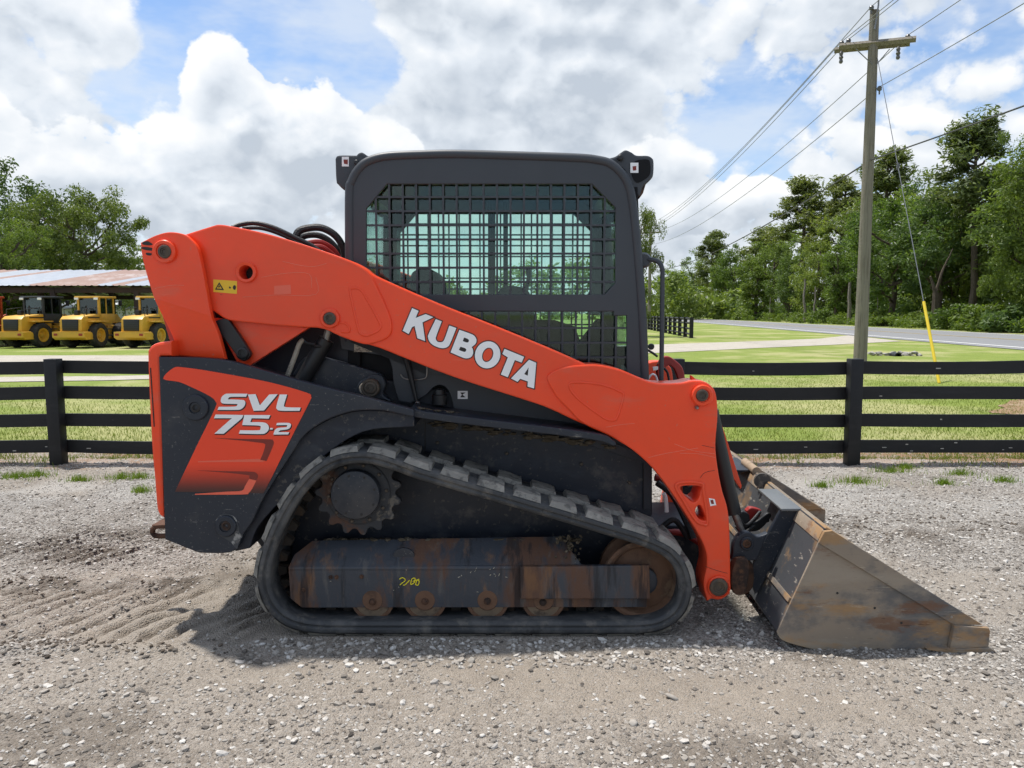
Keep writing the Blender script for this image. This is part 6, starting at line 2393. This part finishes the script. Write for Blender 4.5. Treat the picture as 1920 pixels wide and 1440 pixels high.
ca, cb_ = at1(1569, 91, .42), at1(1712, 77, -.32)
for dv in (0, 1):
    off = Vector((0, -.14 if dv == 0 else .14, 0))
    bm = bmesh.new()
    add_tube(bm, [ca + off, cb_ + off], .075, 4)
    bm_obj('crossarm', bm, 'pole', pole)
for u in (1605, 1668):
    tube('arm_brace', [at1(u, 92, -.05), at1(1640, 125, -.1)], .012, 'wire_grey', pole, n=6)
INS = [(1578, 78, .38), (1591, 74, .35), (1702, 66, -.28), (1634, 12, -.1), (1649, 163, -.12)]
for (u, v, dy) in INS:
    c = at1(u, v + 6, dy)
    lathe('insulator', c, [(.018, -.10), (.02, -.02), (.055, 0), (.05, .03), (.06, .05), (.045, .08), (.02, .10)], 'insul', pole, axis='Z', n=12)
for (u, v, dy) in ((1577, 108, .36), (1684, 100, -.2)):
    c = at1(u, v, dy)
    lathe('cutout_switch', c, [(.03, -.14), (.05, -.10), (.035, -.04), (.055, 0), (.035, .04), (.05, .10), (.02, .16)], 'insul', pole, axis='Z', n=12)
tube('top_conductor', [at1(1640, 55, -.14), at1(1647, 10, -.14), at1(1648, -20, -.14)], .02, 'wire_grey', pole, n=6)

P2 = Vector((W(1217, 600, 66).x, 66, 0))
pole2 = thing('far_utility_pole', P2, 'slim distant utility pole with crossarm just right of the cab', 'utility pole')
tz2 = W(1218, 421, 66).z
tube('pole_shaft', [P2 + Vector((0, 0, -.5)), P2 + Vector((0, 0, tz2))], [.16, .11], 'pole', pole2, n=10)
za2 = W(1218, 436, 66).z
bm = bmesh.new()
add_tube(bm, [P2 + Vector((-.75, .3, za2)), P2 + Vector((.85, -.3, za2))], .07, 4)
bm_obj('crossarm', bm, 'pole', pole2)
P0 = P1 + (P1 - P2) * .95
P0.z = 0


def wire(name, a, b, sag, r, material, label):
    pts = []
    for k in range(33):
        f = k / 32
        p = a.lerp(b, f)
        p.z -= sag * 4 * f * (1 - f)
        pts.append(p)
    bm = bmesh.new()
    add_tube(bm, pts, r, 5)
    return tag(bm_obj(name, bm, material), label, 'power line', 'overhead lines of the utility poles')


FARP = [P2 + Vector((-.65, .26, za2 + .15)), P2 + Vector((-.35, .15, za2 + .15)), P2 + Vector((.75, -.26, za2 + .15)), P2 + Vector((0, 0, tz2 + .1)), P2 + Vector((.1, 0, za2 - 1.0))]
DESC = ['leftmost wire at the crossarm', 'second wire from the left at the crossarm', 'wire at the right end of the crossarm', 'wire at the pole top', 'wire below the crossarm']
for k, (u, v, dy) in enumerate(INS):
    a = at1(u, v, dy)
    wire('power_cable', a, FARP[k], .75, .011, 'wire_grey', 'span to the far pole, ' + DESC[k])
    nb = a + (P0 - P1) + Vector((0, 0, .2))
    wire('power_cable', a, nb, .75, .009, 'wire_grey', 'span to the upper right, ' + DESC[k])
cz = at1(1633, 300, -.12)
wire('telephone_cable', cz, P2 + Vector((0, 0, 5.0)), .7, .020, 'wire', 'thick dark low cable running from the near pole down left behind the trees')
wire('telephone_cable', cz, cz + (P0 - P1) + Vector((2.5, 0, .3)), .55, .017, 'wire', 'thick dark low cable running from the near pole to the right edge')
# guy wire with its yellow guard
gy = thing('guy_wire', G(1761, 719), 'steel guy wire with yellow plastic guard right of the utility pole', 'guy wire')
g_top, g_bot = at1(1645, 108, -.1), G(1761, 719)
tube('steel_strand', [g_top, g_bot], .009, 'wire_grey', gy, n=6)
fr = .0
best = 1e9
for k in range(200):
    p = g_bot.lerp(g_top, k / 400)
    zc_ = (p - Vector((0, 0, CAM_H)))
    fwd = zc_.y * math.cos(PITCH) - zc_.z * math.sin(PITCH)
    upc = zc_.y * math.sin(PITCH) + zc_.z * math.cos(PITCH)
    v = CV - F_PX * upc / fwd
    if abs(v - 565) < best:
        best, fr = abs(v - 565), k / 400
tube('yellow_guard', [g_bot.lerp(g_top, .0), g_bot.lerp(g_top, fr)], .030, mat('yellow_plastic', (.72, .52, .02), .5), gy, n=10)
lathe('strand_clamp', g_bot.lerp(g_top, .62), [(.02, -.08), (.035, 0), (.02, .08)], 'insul', gy, axis='Z', n=8)

# small concrete culvert end on the lawn
cg = G(1690, 668)
cul = thing('culvert', cg, 'small rubble-edged culvert mouth in the lawn by the lane', 'culvert')
M['concrete'] = mat('old_concrete', (.34, .32, .29), .9, layers=[((.15, .13, .10), 3, .5, .65, .7, None)], bmp=(20, .5, .02))
bm = bmesh.new()
rg3 = random.Random(4)
for k in range(26):
    a = rg3.uniform(0, math.pi)
    c = cg + Vector((math.cos(a) * rg3.uniform(.3, .9), .1 + math.sin(a) * .5, rg3.uniform(0, .10)))
    bmesh.ops.create_icosphere(bm, subdivisions=1, radius=rg3.uniform(.05, .11), matrix=Matrix.Translation(c) @ Matrix.Diagonal((1.4, 1, .6, 1)))
for v in bm.verts:
    v.co += Vector([rg3.uniform(-.02, .02) for _ in range(3)])
tag(bm_obj('rubble_edge', bm, 'concrete', cul), kind='stuff')
lathe('pipe_mouth', cg + Vector((-.15, -.05, .0)), [(.12, .3), (.12, -.05), (.09, -.05), (.085, .25)], 'black', cul, n=20)
